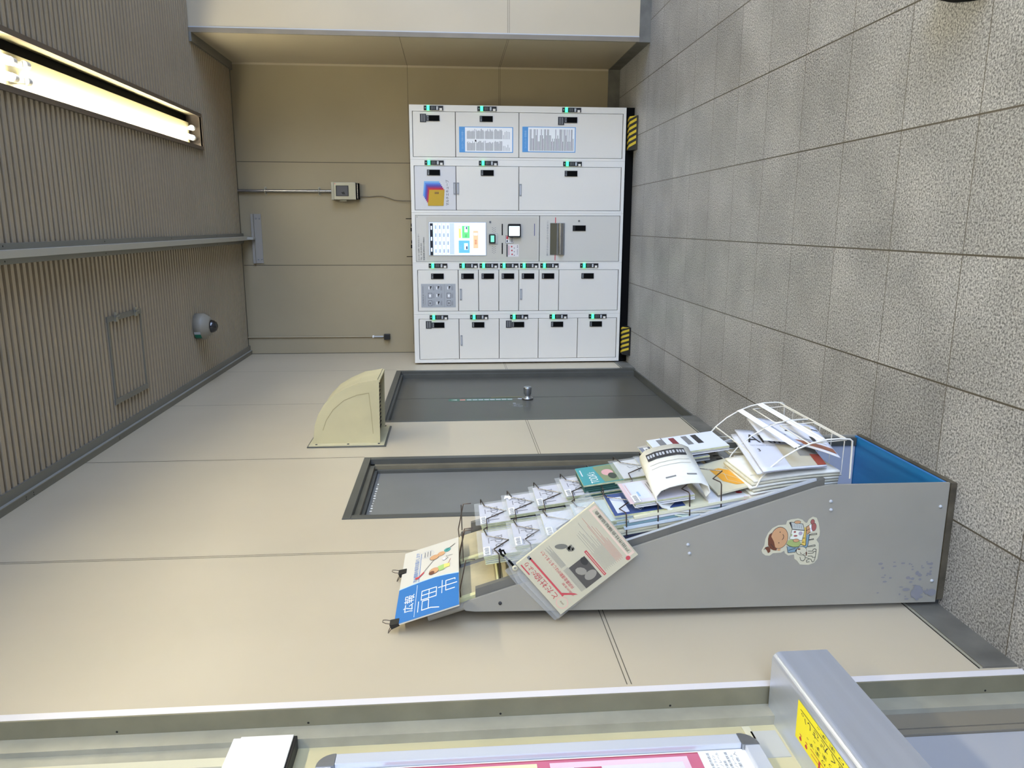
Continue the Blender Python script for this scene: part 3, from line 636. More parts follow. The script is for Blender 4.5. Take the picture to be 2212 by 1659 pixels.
m.rect(F, y0+wd, py1-.016, 1.345, zt-wd-.135, Mly, .0018); m.rect(F, y0+wd, py1-.016, .985, 1.315, Mlp, .0018); m.rect(F, y0+wd, py1-.034, 1.0, 1.29, mat('poster_lilac', (222, 214, 222), .5), .0022); m.rect(F, y0+wd, py1-.036, 1.195, 1.26, mat('poster_rose', (190, 84, 112), .5), .0026)
for k, s_ in enumerate(('首都圏新都市鉄道', '横浜シーサイドライン', '千葉都市モノレール', '東京都交通局', '東京臨海高速鉄道', '多摩都市モノレール', '日暮里舎人')):
    m.text(F, s_, py1-.10-.012*(k % 3), py1-.008-.010*(k % 2)-(.02 if k == 3 else 0), .930-.011*k, .937-.011*k, M_inkg, .001)
m.build('poster', t)

# person's shoe at the edge of the picture
t = thing('shoe', (.70, 2.31, 0), 'black shoe on the grey floor tiles at the top right edge of the photo', 'shoe')
m = MB(); F = Fr((.700, 2.312, 0), (.30, 1, 0), (-1, .30, 0)); 
def sole(sc, z): return [(sc*x, sc*y, z) for x, y in ((.125, .0), (.115, .034), (.07, .047), (.02, .050), (-.05, .044), (-.11, .034), (-.135, .0), (-.11, -.034), (-.05, -.044), (.02, -.05), (.07, -.047), (.115, -.034))]
rings = [sole(1, .002), sole(1.03, .012), sole(1.02, .026), sole(.95, .048), sole(.75, .066)]; vs = [F(*p) for r in rings for p in r]; k = 12
m.add(vs, [(i*k+j, i*k+(j+1) % k, (i+1)*k+(j+1) % k, (i+1)*k+j) for i in range(4) for j in range(k)]+[tuple(range(4*k, 5*k))], M_matt, True); m.build('upper', t)

# ================================================================ LEAFLET STAND
XL = lambda z: -1.107+(1.508-z)*.3127          # front edge line of the leaning side panels
M_dirty = mat('rack_board', (176, 164, 132), .6, noise=.35, nscale=6); M_edge = mat('rack_edge', (206, 200, 150), .5)
M_rail = mat('rack_rail', (104, 101, 92), .5, noise=.15, nscale=12); M_blueb = mat('base_blue', (34, 118, 178), .35)
st = thing('leaflet_stand', (-.96, 2.36, 0), 'grey leaning leaflet stand with wire pockets against the left wall', 'leaflet stand')
prof = [(-.765, .022), (-.763, .400), (-.770, .440), (-1.100, 1.492), (-1.108, 1.506), (-1.120, 1.511), (-1.131, 1.500), (-1.135, 1.47), (-1.151, .80), (-1.160, .022)]
for y, nm in ((2.093, 0), (2.633, 1)):
    m = MB(); m.prism(Fr((0, y, 0), (1, 0, 0), (0, 0, 1), (0, -1, 0)), list(prof), 0, .008, M_stand)
    p = m.build('side_panel', st, bevel=.001)
    if not nm:
        for x, z in ((-.815, .395), (-.842, .392), (-.941, .830), (-.969, .824), (-1.110, 1.397), (-.841, .044), (-1.087, .042)):
            q = MB(); q.lathe(Fr((x, 2.085, z), (1, 0, 0), (0, 0, 1), (0, -1, 0)), [(.0055, 0), (.005, .003), (0, .0045)], M_lgrey if z < 1.3 else M_ink, 12); q.build('screw', p)
        q = MB(); F = Fr((0, 2.085, 0), (1, 0, 0), (0, 0, 1), (0, -1, 0)); Md = mat('grime', (132, 130, 132), .7)
        for i in range(46):
            r = random.random(); q.ell(F, -1.02-.13*random.random()**1.3, .05+.17*random.random()**1.5, .002+.006*r*random.random(), .002+.006*random.random(), Md, .0004+.00002*i, 7)
        for i in range(8): q.ell(F, -1.10-.04*random.random(), .035+.09*random.random(), .010*random.random()+.004, .012*random.random()+.004, Md, .0015+.00003*i, 9)
        q.build('grime_mark', p)
# child reading sticker on the near panel
q = MB(); SF = Fr((0, 2.0848, 0), (1, 0, 0), (0, 0, 1), (0, -1, 0))
S = lambda cx, cy: (-.8275-cy*.000128, .634-cx*.000126)
def sp(pts, m_, w_): q.poly(SF, [S(*p) for p in pts], m_, w_)
def se(cx, cy, rx, ry, m_, w_): a = S(cx, cy); q.ell(SF, a[0], a[1], ry*.000128, rx*.000126, m_, w_)
def ss(pts, m_=None, w_=.0016, wd=.0014): q.stroke(SF, [S(*p) for p in pts], wd, m_ or M_ink, w_)
out = [(270, 1090), (330, 960), (345, 800), (400, 650), (500, 530), (640, 460), (830, 450), (850, 360), (940, 325), (1120, 305), (1230, 340), (1300, 410), (1345, 425), (1390, 330), (1480, 270), (1580, 300), (1640, 430), (1690, 640), (1690, 760), (1620, 860), (1690, 950), (1705, 1150), (1690, 1350), (1620, 1450), (1480, 1500), (1260, 1480), (1180, 1380), (1110, 1330), (1090, 1220), (950, 1240), (860, 1180), (840, 1110), (760, 1160), (560, 1170), (480, 1230), (380, 1220), (300, 1160)]
sp(out, M_cream, .0003)
sk = mat('skin_print', (200, 152, 108), .6); hr = mat('hair_print', (110, 62, 40), .6); gr = mat('green_print', (158, 172, 104), .6); bl = mat('blue_grey_print', (124, 150, 160), .6); yl = mat('mustard_print', (216, 184, 88), .6); sh = mat('shoe_print', (164, 92, 84), .6)
se(690, 780, 218, 278, M_ink, .0008); se(690, 780, 208, 266, sk, .0010)
sp([(408, 790), (430, 690), (490, 640), (482, 740), (560, 870), (600, 1010), (650, 1050), (640, 1100), (560, 1090), (470, 1040), (420, 950)], hr, .0012)
sp([(340, 1030), (430, 985), (485, 1060), (485, 1130), (435, 1158), (395, 1085)], hr, .0013); ss([(325, 1072), (360, 1010), (430, 990)]); ss([(485, 930), (570, 1030)])
se(700, 1080, 44, 28, sk, .0013)
se(695, 635, 13, 13, M_ink, .0014); se(685, 905, 13, 13, M_ink, .0014); ss([(765, 690), (792, 730), (790, 785), (757, 830)])
sp([(890, 1000), (1130, 1040), (1350, 990), (1370, 730), (1435, 710), (1412, 1020), (1370, 1060), (1130, 1080), (1110, 1150), (930, 1165)], bl, .0006)
ss([(890, 1000), (930, 1165), (1110, 1152), (1140, 1070)]); ss([(1435, 720), (1412, 1020), (1370, 1060)]); ss([(945, 1105), (1110, 1050)])
sp([(880, 930), (915, 850), (1040, 825), (1200, 870), (1245, 950), (1180, 1022), (1050, 1022), (940, 985)], gr, .0011); ss([(870, 945), (950, 995), (1050, 1025), (1180, 1022), (1248, 950)])
sp([(1290, 530), (1335, 540), (1362, 980), (1330, 1000), (1248, 965), (1300, 700)], yl, .0009); ss([(1335, 540), (1362, 980), (1330, 1000), (1248, 965)]); ss([(1270, 805), (1325, 802)]); ss([(1262, 905), (1320, 905)])
sp([(1335, 520), (1420, 470), (1450, 560), (1450, 650), (1370, 712), (1345, 600)], sk, .0009); ss([(1335, 520), (1420, 470)]); ss([(1370, 712), (1450, 655)]); ss([(1350, 610), (1440, 565)])
sp([(1405, 480), (1450, 470), (1500, 630), (1460, 655)], M_white, .0010); se(1485, 400, 52, 68, M_ink, .0010); se(1485, 400, 44, 60, sh, .0012); se(1528, 530, 62, 105, M_ink, .0013); se(1528, 530, 54, 97, sh, .0015)
sp([(900, 400), (940, 385), (1250, 440), (1305, 612), (990, 572)], M_ink, .0012); sp([(950, 398), (1240, 450), (1292, 600), (995, 562)], mat('grey_page', (186, 188, 178), .6), .0013)
sp([(985, 575), (1305, 612), (1262, 868), (938, 822)], M_ink, .0012); sp([(993, 583), (1295, 618), (1254, 858), (948, 815)], mat('page_print', (226, 226, 208), .6), .0013)
se(1205, 680, 50, 50, mat('lilac_print', (176, 160, 170), .6), .0015); se(1060, 640, 30, 26, sh, .0015); se(1085, 740, 50, 22, sh, .0015); sp([(975, 690), (1000, 690), (1000, 750), (975, 750)], gr, .0015)
for i in range(5): ss([(985+55*i, 440+8*i), (1000+55*i, 520+8*i)], M_inkg, .0015, .001)
se(1108, 395, 84, 42, M_ink, .0015); se(1108, 395, 76, 35, sk, .0017); se(1110, 858, 80, 46, M_ink, .0015); se(1110, 858, 72, 39, sk, .0017)
for a, b, L in ((700, 735, 1610), (835, 860, 1540), (995, 1030, 1595)): ss([(1425, a+15), (L, a-12), (L+8, b-15), (1425, b)])
se(1265, 1125, 132, 108, M_ink, .0015); se(1265, 1125, 124, 100, M_cream, .0017); se(1200, 1078, 38, 18, hr, .0019); se(1128, 1115, 17, 22, M_ink, .002); ss([(1240, 1160), (1250, 1195), (1275, 1190)], None, .0019)
ss([(1240, 1285), (1270, 1370), (1330, 1388), (1375, 1340), (1370, 1260), (1310, 1232)]); ss([(1385, 1300), (1530, 1355)]); ss([(1380, 1150), (1400, 1190), (1395, 1245)], hr, .0016, .003)
ss([(1435, 1140), (1550, 1142), (1555, 1100), (1590, 1082), (1635, 1100), (1632, 1290), (1600, 1410), (1560, 1420), (1530, 1355)]); ss([(1435, 1195), (1560, 1197), (1570, 1160), (1632, 1150)]); ss([(1440, 1268), (1545, 1270), (1560, 1305), (1620, 1300)]); ss([(1465, 1350), (1410, 1375), (1420, 1425), (1490, 1412)])
q.build('sticker', st, label='die-cut sticker of a child reading a newspaper with a dog')

m = MB(); m.box(-1.150, -.766, 2.082, 2.640, .0, .020, mat('foot_frame', (92, 84, 68), .6, .3, noise=.4, nscale=20)); m.build('foot_frame', st)
m = MB(); m.box(-1.10, -.768, 2.094, 2.624, .022, .032, M_blueb); m.build('base_board', st)
m = MB(); m.box(-.965, -.800, 2.612, 2.6235, .034, .21, mat('inner_board', (172, 173, 182), .4)); m.box(-.80, -.772, 2.606, 2.6245, .034, .38, M_doorf); m.build('inner_plate', st)
m = MB()
for y0, y1 in ((2.094, 2.112), (2.607, 2.6245)):
    F = Fr((0, y1, 0), (1, 0, 0), (0, 0, 1), (0, -1, 0))
    m.prism(F, [(-.795, .415), (-.745, .415), (-1.066, 1.47), (-1.125, 1.47)], 0, y1-y0, M_rail); m.prism(F, [(-.7520, .44), (-.7485, .44), (-.991, 1.22), (-.995, 1.22)], 0.004, y1-y0-.002, M_lgrey); m.prism(F, [(-.7520, .44), (-.7470, .44), (-.854, .79), (-.859, .79)], 0.003, y1-y0-.001, M_lgrey)
m.build('slope_rail', st)
for y0, y1 in ((2.116, 2.345), (2.378, 2.604)):
    F = Fr((XL(.42)-.006, y0, .42), (0, 1, 0), (-.3127, 0, 1)); L = 1.24
    m = MB(); m.box(.018, y1-y0-.004, 0, L, -.012, 0, M_dirty, F); m.box(0, .018, .80, L, -.012, .006, M_edge, F); m.box(0, .018, 0, .80, -.012, .0, M_rail, F)
    for r in range(8): m.box(.01, y1-y0-.006, L-.215-.1012*r-.006, L-.215-.1012*r, 0, .018, M_edge, F)
    m.build('back_board', st)
F = Fr((XL(.42)-.016, 2.361, .42), (0, 1, 0), (-.3127, 0, 1)); m = MB(); m.tube([F(0, .0), F(0, 1.22)], .012, M_rail, 10); m.tube([F(-.262, .9), F(-.262, 1.25)], .012, M_stand, 10); m.build('center_post', st)

def wire_pocket(r):
    z = 1.423-.0965*(r-1); x = -.972+.030*(r-1); bx = XL(z)-.004; m = MB(); rr = .0019
    def W(pts, mm=M_wirec): m.tube([(x+dx, y, z+dz) for y, dz, dx in pts], rr, mm, 6)
    if r == 0:
        for y in (2.128, 2.352, 2.370, 2.597): m.tube([(bx, y, z-.006), (bx+.03, y, z-.003), (x+.014, y, z-.022), (x+.016, y, z-.05)], rr, M_wire, 6)
        m.tube([(x+.010, 2.128, z-.014), (x+.010, 2.352, z-.014)], rr, M_wire, 6); m.tube([(x+.010, 2.37, z-.014), (x+.010, 2.597, z-.014)], rr, M_wire, 6)
    else:
        W([(2.600, .010, -.10), (2.597, .012, 0), (2.528, 0, 0)], M_wire); W([(2.528, 0, 0), (2.472, -.072, .004)]); W([(2.472, -.072, .004), (2.410, 0, 0), (2.352, 0, -.006), (2.352, 0, -.09)], M_wire)
        W([(2.352, .0, -.006), (2.330, .012, -.004), (2.268, .004, 0)], M_wire); W([(2.268, .004, 0), (2.224, -.062, .004)]); W([(2.224, -.062, .004), (2.165, -.012, 0), (2.132, -.024, 0), (2.128, -.026, -.006), (2.128, -.030, -.098)], M_wire)
    m.build('wire_pocket', st)
for r in range(0, 9): wire_pocket(r)

# ---------------------------------------------------------------- leaflets in the pockets
NEAR, FAR = (2.134, 2.335), (2.384, 2.592)
def pocket_frame(r, col, dy=0.0, dx=0.0, dz=0.0, lean=.13):
    z = 1.455-.0965*(r-1)+dz; x = -.985+.030*(r-1)+dx
    y0, y1 = col; return Fr((x, y0+dy, z), (0, 1, 0), (-lean, 0, 1)), y1-y0   # v=0 at the top edge, going down is negative v
ORD = ('', 'first', 'second', 'third', 'fourth', 'fifth', 'sixth', 'seventh', 'eighth', 'ninth', 'tenth', 'eleventh')
M_pagee = mat('page_edge', (196, 198, 158), .7, noise=.2, nscale=60)
def booklets(r, col, label, cover, draw, n=5, th=.005, h=.20, wd=.185, rest='thin booklet stacked behind', backs=None, sleeve=True, label_tag=True, dz=0, dx=0, gname=None, inset=.012, skew=0, name='booklet'):
    F, Wd = pocket_frame(r, col, dz=dz, dx=dx)
    t = thing(name, F(Wd/2, -h, 0), label, 'booklet' if name == 'booklet' else name)
    m = MB(); m.box(.004, wd, -h, -inset, -th, 0, M_pagee, F); G = Fr(F(0, 0, .0003), F.U, F.V, F.W)
    m.poly(G, [(.004, -h), (wd, -h), (wd, -inset), (.004, -inset)], cover, .0001); draw(m, G, wd, h, inset); m.build('cover', t)
    if sleeve:
        s_ = MB(); s_.add([F(-.004, -h*.98, .003), F(wd+.012, -h*.98, .003), F(wd+.010, .004, .003), F(-.006, 0.004, .003)], [(0, 1, 2, 3)], M_film)
        if label_tag:
            s_.rect(Fr(F(0, 0, .004), F.U, F.V, F.W), .002, .062, -.034, -.013, M_white, 0)
            for k in range(7): s_.rect(Fr(F(0, 0, .0044), F.U, F.V, F.W), .006+.0075*k, .0095+.0075*k, -.030, -.018+.001*(k % 3), M_ink if k % 2 else M_inkg, 0)
        s_.build('sleeve', t)
    # the ones behind
    for k in range(1, n):
        c = backs[(k-1) % len(backs)] if backs else cover
        m = MB(); dd = .004*random.random(); m.box(.004+dd, wd+dd, -h, -inset-.004*random.random(), -th*.8, 0, M_pagee if not backs else c, Fr(F(0, 0, -(th+.0012)*k), F.U, F.V, F.W))
        m.rect(Fr(F(0, 0, -(th+.0012)*k), F.U, F.V, F.W), .004+dd, wd+dd, -h, -inset-.005, c, .0002)
        o = m.build(name, loc=F(Wd/2, -h, -(th+.0012)*k)); o['label'] = rest+(', %s from it' % ORD[k] if n > 2 else ''); o['category'] = 'booklet'; o['group'] = gname or rest
M_lil = mat('cover_lilac', (206, 204, 214), .6, noise=.06, nscale=14); M_toda = mat('toda_ink', (104, 100, 110), .6)
def toda(m, F, w_, h, i):
    m.text(F, 'Toda', .012, w_*.80, -i-.066, -i-.026, M_toda, .0004); m.rect(F, w_*.50, w_*.72, -i-.022, -i-.019, M_toda, .0004)
    m.poly(F, [(.02, -.12), (w_-.02, -.13), (w_-.02, -.185), (.02, -.185)], mat('cover_photo', (172, 172, 186), .6), .0004); m.ell(F, w_*.5, -.115, .05, .022, mat('cover_photo2', (190, 196, 206), .6), .0006)
BK = [M_pagee, M_dark, M_pagee, mat('page_edge2', (176, 172, 140), .7)]
booklets(1, NEAR, 'grey booklet titled Toda in the top near pocket beside the black tie', M_lil, toda, rest='booklet edge-on behind the top near Toda booklet')
booklets(1, FAR, 'grey booklet titled Toda in the top far pocket of the stand', M_lil, toda, rest='booklet edge-on behind the top far Toda booklet')
booklets(2, NEAR, 'grey booklet titled Toda in the near pocket just above the hanging newsletter', M_lil, toda, rest='booklet edge-on behind the second near Toda booklet')
booklets(2, FAR, 'grey Toda booklet with white curl on its sleeve corner, second far pocket', M_lil, lambda m, F, w_, h, i: (toda(m, F, w_, h, i), m.poly(F, [(.15, -.004), (.185, -.010), (.175, -.03), (.15, -.035), (.14, -.022), (.16, -.018)], M_white, .004)), n=6, backs=BK, rest='booklet edge-on behind the second far Toda booklet')
booklets(3, NEAR, 'pale leaflet in clear sleeve, near pocket, half hidden by hanging newsletter', mat('cover_pale', (214, 216, 226), .6), lambda m, F, w_, h, i: (m.stroke(F, [(.03, -.05), (.05, -.045), (.06, -.06)], .0012, M_inkg, .0006), m.rect(F, .05, .12, -.10, -.08, mat('pale_blue_patch', (196, 206, 224), .6), .0006)), rest='leaflet edge-on behind the half hidden pale leaflet')
booklets(3, FAR, 'grey Toda booklet with striped page edges below it, third far pocket', M_lil, toda, n=6, backs=BK, rest='booklet edge-on behind the third far Toda booklet')
booklets(4, NEAR, 'pale green leaflet in clear sleeve right behind the hanging newsletter top corner', mat('cover_mint', (190, 206, 204), .6), lambda m, F, w_, h, i: m.rect(F, .06, .15, -.06, -.02, M_white, .0006), label_tag=False, rest='leaflet edge-on behind the pale green leaflet')
booklets(4, FAR, 'grey Toda booklet just above the teal booklet', M_lil, toda, rest='booklet edge-on behind the Toda booklet above the teal one')
M_teal = mat('teal_cover', (66, 148, 152), .5); M_teald = mat('teal_edge', (52, 92, 84), .6)
def teal(m, F, w_, h, i):
    m.text(F, 'TODA\u2019s', .014, w_*.66, -i-.058, -i-.030, M_white, .0006); m.rect(F, w_*.5, w_*.85, -i-.014, -i-.010, M_paper, .0006)
    m.poly(F, [(.01, -.075), (w_-.01, -.06), (w_-.005, -.14), (.01, -.15)], mat('teal_photo', (126, 138, 104), .6), .0006); m.ell(F, .10, -.10, .032, .02, mat('teal_photo_pink', (206, 160, 160), .6), .001); m.ell(F, .06, -.11, .03, .014, mat('teal_photo_dark', (62, 70, 62), .6), .0012)
booklets(5, FAR, 'teal booklet with white title and photo in the fifth far pocket', M_teal, teal, n=7, sleeve=False, dz=.028, dx=.01, backs=[M_teald], inset=0, rest='teal booklet stacked behind the front one')
booklets(5, NEAR, 'navy blue booklet with white lettering in the near pocket below the newsletter corner', mat('navy_cover', (58, 78, 130), .5), lambda m, F, w_, h, i: (m.rect(F, .02, .15, -.05, -.012, mat('pale_slip', (206, 212, 226), .6), .001), m.text(F, '令和七', .02, .12, -.10, -.075, M_white, .001), m.rect(F, .03, .10, -.14, -.12, mat('mid_blue_patch', (96, 116, 164), .6), .0006)), n=5, sleeve=False, dz=-.025, inset=0, backs=[mat('bk_white', (200, 206, 210), .7), mat('bk_pale_teal', (150, 178, 180), .7)], rest='booklet edge-on behind the navy booklet', h=.22)
def blue_slip(m, F, w_, h, i): m.rect(F, .06, .16, -.02, -.008, mat('slip_text', (150, 154, 176), .6), .0006); m.rect(F, .12, .175, -.05, -.03, M_red, .0006)
booklets(5, NEAR, 'light blue leaflet peeking out above the navy booklet', mat('lb_cover', (190, 208, 226), .6), blue_slip, n=2, label_tag=False, dz=.012, dx=-.035, rest='leaflet edge-on behind the light blue leaflet')
def pinkd(m, F, w_, h, i):
    m.rect(F, .0, w_, -.012, 0, mat('pink_strip', (232, 196, 200), .6), .0004); m.rect(F, .03, w_-.01, -.075, -.022, mat('white_slip', (222, 228, 242), .6), .0010); m.rect(F, .05, .09, -.045, -.038, mat('blue_mark', (130, 176, 220), .6), .0014); m.rect(F, .035, .16, -.018, -.0165, mat('orange_line', (230, 150, 120), .6), .0014)
    for k in range(6): m.rect(F, .06, .10+.012*(k % 4)+.05, -.084-.008*k, -.081-.008*k, M_inkg, .0014)
booklets(6, NEAR, 'pink and white leaflets in clear sleeve, near pocket left of rolled newspaper', mat('pink_cover', (222, 214, 224), .6), pinkd, n=3, dz=.025, dx=.008, rest='leaflet edge-on behind the pink and white leaflets', backs=[M_paper])
booklets(6, FAR, 'white leaflet with handwritten strokes in the sixth far pocket', M_paper, lambda m, F, w_, h, i: (m.stroke(F, [(.12, -.05), (.10, -.055), (.105, -.07)], .0022, M_ink, .0006), m.stroke(F, [(.10, -.08), (.07, -.085), (.055, -.075), (.05, -.08)], .0026, M_ink, .0006), m.rect(F, .03, .07, -.12, -.10, mat('lilac_patch', (206, 190, 204), .6), .0006)), n=4, label_tag=False, rest='leaflet edge-on behind the white handwritten leaflet')
booklets(6, FAR, 'narrow white slip with grey text between teal booklet and handwritten leaflet', mat('slip_cover', (214, 220, 236), .6), lambda m, F, w_, h, i: [m.rect(F, .03, .13-.01*(k % 3), -.02-.006*k, -.0175-.006*k, M_inkg, .0006) for k in range(4)], n=1, sleeve=False, dz=.018, dx=-.012, inset=0)
booklets(7, FAR, 'navy and white card behind grey sleeve at the foot of the far pockets', mat('card_navy', (54, 66, 110), .5), lambda m, F, w_, h, i: (m.rect(F, .02, .18, -.03, -.014, M_white, .0006), m.rect(F, .03, .16, -.026, -.018, M_ink, .001)), n=3, label_tag=False, dz=-.008, dx=.022, rest='grey sleeve edge-on behind the navy card', backs=[M_grey], inset=0)
booklets(7, FAR, 'empty grey plastic sleeve above the navy and white card', mat('sleeve_grey', (176, 178, 182), .3), lambda m, F, w_, h, i: None, n=3, label_tag=False, dz=.006, dx=-.014, rest='grey sleeve edge-on behind the empty one', backs=[M_lgrey], inset=0)
def cards(m, F, w_, h, i):
    for k, (v, c) in enumerate(((-.03, M_inkg), (-.075, mat('dark_red_card', (120, 50, 54), .6)), (-.12, M_inkg), (-.155, M_ink))): m.rect(F, .07 if k != 1 else .09, .17, v-.020, v, c, .0006)
    m.rect(F, .02, .19, -.054, -.050, M_inkg, .0006)
booklets(8, FAR, 'white flyer with dark red tag hanging out of the lowest far pocket', mat('flyer_white', (214, 218, 234), .6), cards, n=3, sleeve=False, dz=.062, dx=.02, h=.24, rest='flyer edge-on behind the red tag flyer', backs=[M_paper], inset=0)

# tall magazine stack filling the near pockets, seen edge-on
ecol = [M_paper, mat('mag_cream', (214, 210, 180), .7), mat('mag_teal', (120, 150, 156), .7), mat('mag_pale', (196, 204, 208), .7), mat('mag_dark', (52, 52, 62), .6), M_cream, mat('mag_navy', (40, 44, 66), .6), mat('mag_grey', (160, 156, 146), .7)]
tops = [(1.000, .640), (1.015, .662), (1.022, .700), (1.030, .668), (1.058, .735), (1.060, .690), (1.085, .790), (1.090, .800), (1.098, .820), (1.105, .815), (1.110, .83)]
sides = [1, 0, 2, 3, 5, 1, 6, 4, 6, 4, 7]
lab = ['white', 'cream', 'blue-grey', 'pale', 'cream', 'cream', 'navy', 'dark', 'navy', 'dark', 'grey']
for k, (zt_, zb_) in enumerate(tops):
    F = Fr((-.842-.0098*k, 2.126+.003*(k % 3), 0), (0, 1, 0), (-.16, 0, 1)); z0_, z1_ = zb_-.0, zt_
    F.o.x += .16*.85
    m = MB(); m.box(0, .20, z0_*1.0, z1_, -.0078, 0, ecol[sides[k]], F)
    if k in (6, 8): m.box(-.0006, .0, z0_+.13, z0_+.155, -.007, -.001, M_red, F); m.box(-.0005, .0, z0_, z0_+.13, -.0076, -.0002, M_cream, F)
    o = m.build('magazine', loc=(-.86-.01*k, 2.22, zb_)); o['label'] = '%s magazine edge-on in the tall near stack, %s from the front' % (lab[k], ORD[k+1]); o['category'] = 'magazine'; o['group'] = 'tall magazine stack in near pockets'

# newspapers with the curled front page
def sheet(pts_xz, y0, y1, mm, name=None, th=.0016, skew=0.0, xs=0.0):
    """a sheet bent along an (x, z) polyline, lying between y0 and y1"""
    m = MB(); n = len(pts_xz); nor = []
    for i in range(n):
        a = pts_xz[max(i-1, 0)]; b = pts_xz[min(i+1, n-1)]; L = math.hypot(b[0]-a[0], b[1]-a[1]); nor.append((-(b[1]-a[1])/L*th, (b[0]-a[0])/L*th))
    vs = []
    for i, (x, z) in enumerate(pts_xz):
        s_ = skew*i/n
        f_ = xs*min(1, i/6); vs += [(x, y0+s_, z), (x+f_, y1+s_, z), (x+nor[i][0]+f_, y1+s_, z+nor[i][1]), (x+nor[i][0], y0+s_, z+nor[i][1])]
    fs = [(4*i+a, 4*i+4+a, 4*i+4+(a+1) % 4, 4*i+(a+1) % 4) for i in range(n-1) for a in range(4)]+[(0, 1, 2, 3), (4*n-1, 4*n-2, 4*n-3, 4*n-4)]
    m.add(vs, fs, mm, True); return m
M_np = mat('newspaper', (226, 224, 212), .8, noise=.05, nscale=50)
base = [(-.835, .565), (-.842, .65), (-.848, .74), (-.850, .82), (-.845, .872), (-.836, .900), (-.820, .916), (-.802, .918), (-.786, .906), (-.775, .880), (-.768, .848), (-.763, .815), (-.764, .785), (-.774, .762), (-.792, .756), (-.806, .768)]
m = sheet(base, 2.130, 2.345, M_np, th=.0035, xs=.058)
def outer(i, off=.0048):
    a = base[i-1]; b = base[min(i+1, len(base)-1)]; L = math.hypot(b[0]-a[0], b[1]-a[1]); return base[i][0]-(b[1]-a[1])/L*off, base[i][1]+(b[0]-a[0])/L*off
XS = lambda y, x: x+.058*(y-2.13)/.215
for i in range(8, 13):
    p0, p1 = outer(i), outer(i+1); q0, q1 = outer(i, .0056), outer(i+1, .0056)
    def strip(a_, b_, y0_, y1_, mm): m.add([(XS(y0_, a_[0]), y0_, a_[1]), (XS(y0_, b_[0]), y0_, b_[1]), (XS(y1_, b_[0]), y1_, b_[1]), (XS(y1_, a_[0]), y1_, a_[1])], [(0, 1, 2, 3)], mm)
    if i < 12:
        strip(p0, p1, 2.280, 2.318, M_ink)
        for k in range(3):
            f = lambda t_: (q0[0]+(q1[0]-q0[0])*t_, q0[1]+(q1[1]-q0[1])*t_); strip(f(.1+.3*k), f(.3+.3*k), 2.292, 2.308, M_lgrey)
        for yy in (2.255, 2.235): strip(p0, p1, yy, yy+.0012, M_inkg)
    if i in (9, 11): strip(p0, p1, 2.17, 2.177, M_inkg)
o = m.build('newspaper', loc=(-.80, 2.24, .565)); o['label'] = 'white newspaper curled over with black title band in the lowest near pocket'; o['category'] = 'newspaper'
for k in range(7):
    c = [(x-.006*k-.004*(i > 3)*k*.6, z-.012*k*(i > 3)) for i, (x, z) in enumerate(base[:6])]
    c[-1] = (c[-1][0]-.004, c[-1][1]-.006)
    m = sheet([(x-.004, z-.01) for x, z in c], 2.128+.002*(k % 2), 2.335, [M_news, M_np, mat('green_page', (196, 206, 184), .8)][k % 3], th=.0036)
    o = m.build('newspaper', loc=(-.81-.006*k, 2.23, .56)); o['label'] = 'newspaper edge-on behind the curled front newspaper, %s from it' % ORD[k+1]; o['category'] = 'newspaper'; o['group'] = 'newspapers behind the curled one'
m = MB(); F = Fr((-.800, 2.128, .560), (0, 1, 0), (-.10, 0, 1)); m.box(0, .24, 0, .20, -.012, 0, M_paper, F)
for k in range(9): m.stroke(F, [(.03+.022*k, .05+.03*(k % 3)), (.045+.022*k, .065+.03*(k % 3)), (.05+.022*k, .05+.03*(k % 3))], .0018, M_red if k % 3 == 1 else mat('blue_doodle', (96, 106, 150), .6), .0006)
m.ell(F, .04, .09, .010, .010, M_red, .0006); m.ell(F, .10, .07, .010, .010, mat('pink_doodle', (210, 140, 140), .6), .0006)
m.box(-.0006, .0, 0, .09, -.012, 0, M_red, F)
o = m.build('flyer', loc=(-.79, 2.24, .575)); o['label'] = 'white flyer with small red and blue drawings under the curled newspaper'; o['category'] = 'flyer'
m = MB(); F = Fr((-.815, 2.115, .552), (0, 1, 0), (-.10, 0, 1)); m.box(0, .14, 0, .095, -.016, 0, mat('red_stub', (198, 66, 84), .6), F)
for k in range(3): m.rect(Fr(F(0, 0, 0), (-1, 0, -.1), (-.1, 0, 1), (0, -1, 0)), .004, .012, .012+.02*k, .022+.02*k, M_white, .0008)
o = m.build('booklet', loc=(-.815, 2.18, .552)); o['label'] = 'red-ended booklet sticking out below the newspapers over the side panel'; o['category'] = 'booklet'
m = MB(); F = Fr((-.770, 2.140, .60), (0, 1, 0), (-.25, 0, 1)); m.box(0, .26, 0, .13, -.006, 0, M_cream, F); m.poly(F, [(.02, .03), (.12, .02), (.19, .06), (.19, .09), (.08, .085), (.03, .06)], mat('orange_art', (222, 158, 50), .6), .0008)
m.stroke(F, [(.03, .045), (.08, .07), (.14, .06)], .0016, M_cream, .0014); m.stroke(F, [(.06, .035), (.10, .05), (.16, .075)], .0016, M_cream, .0014)
o = m.build('flyer', loc=(-.77, 2.25, .6)); o['label'] = 'cream flyer with orange artwork above the wire basket'; o['category'] = 'flyer'

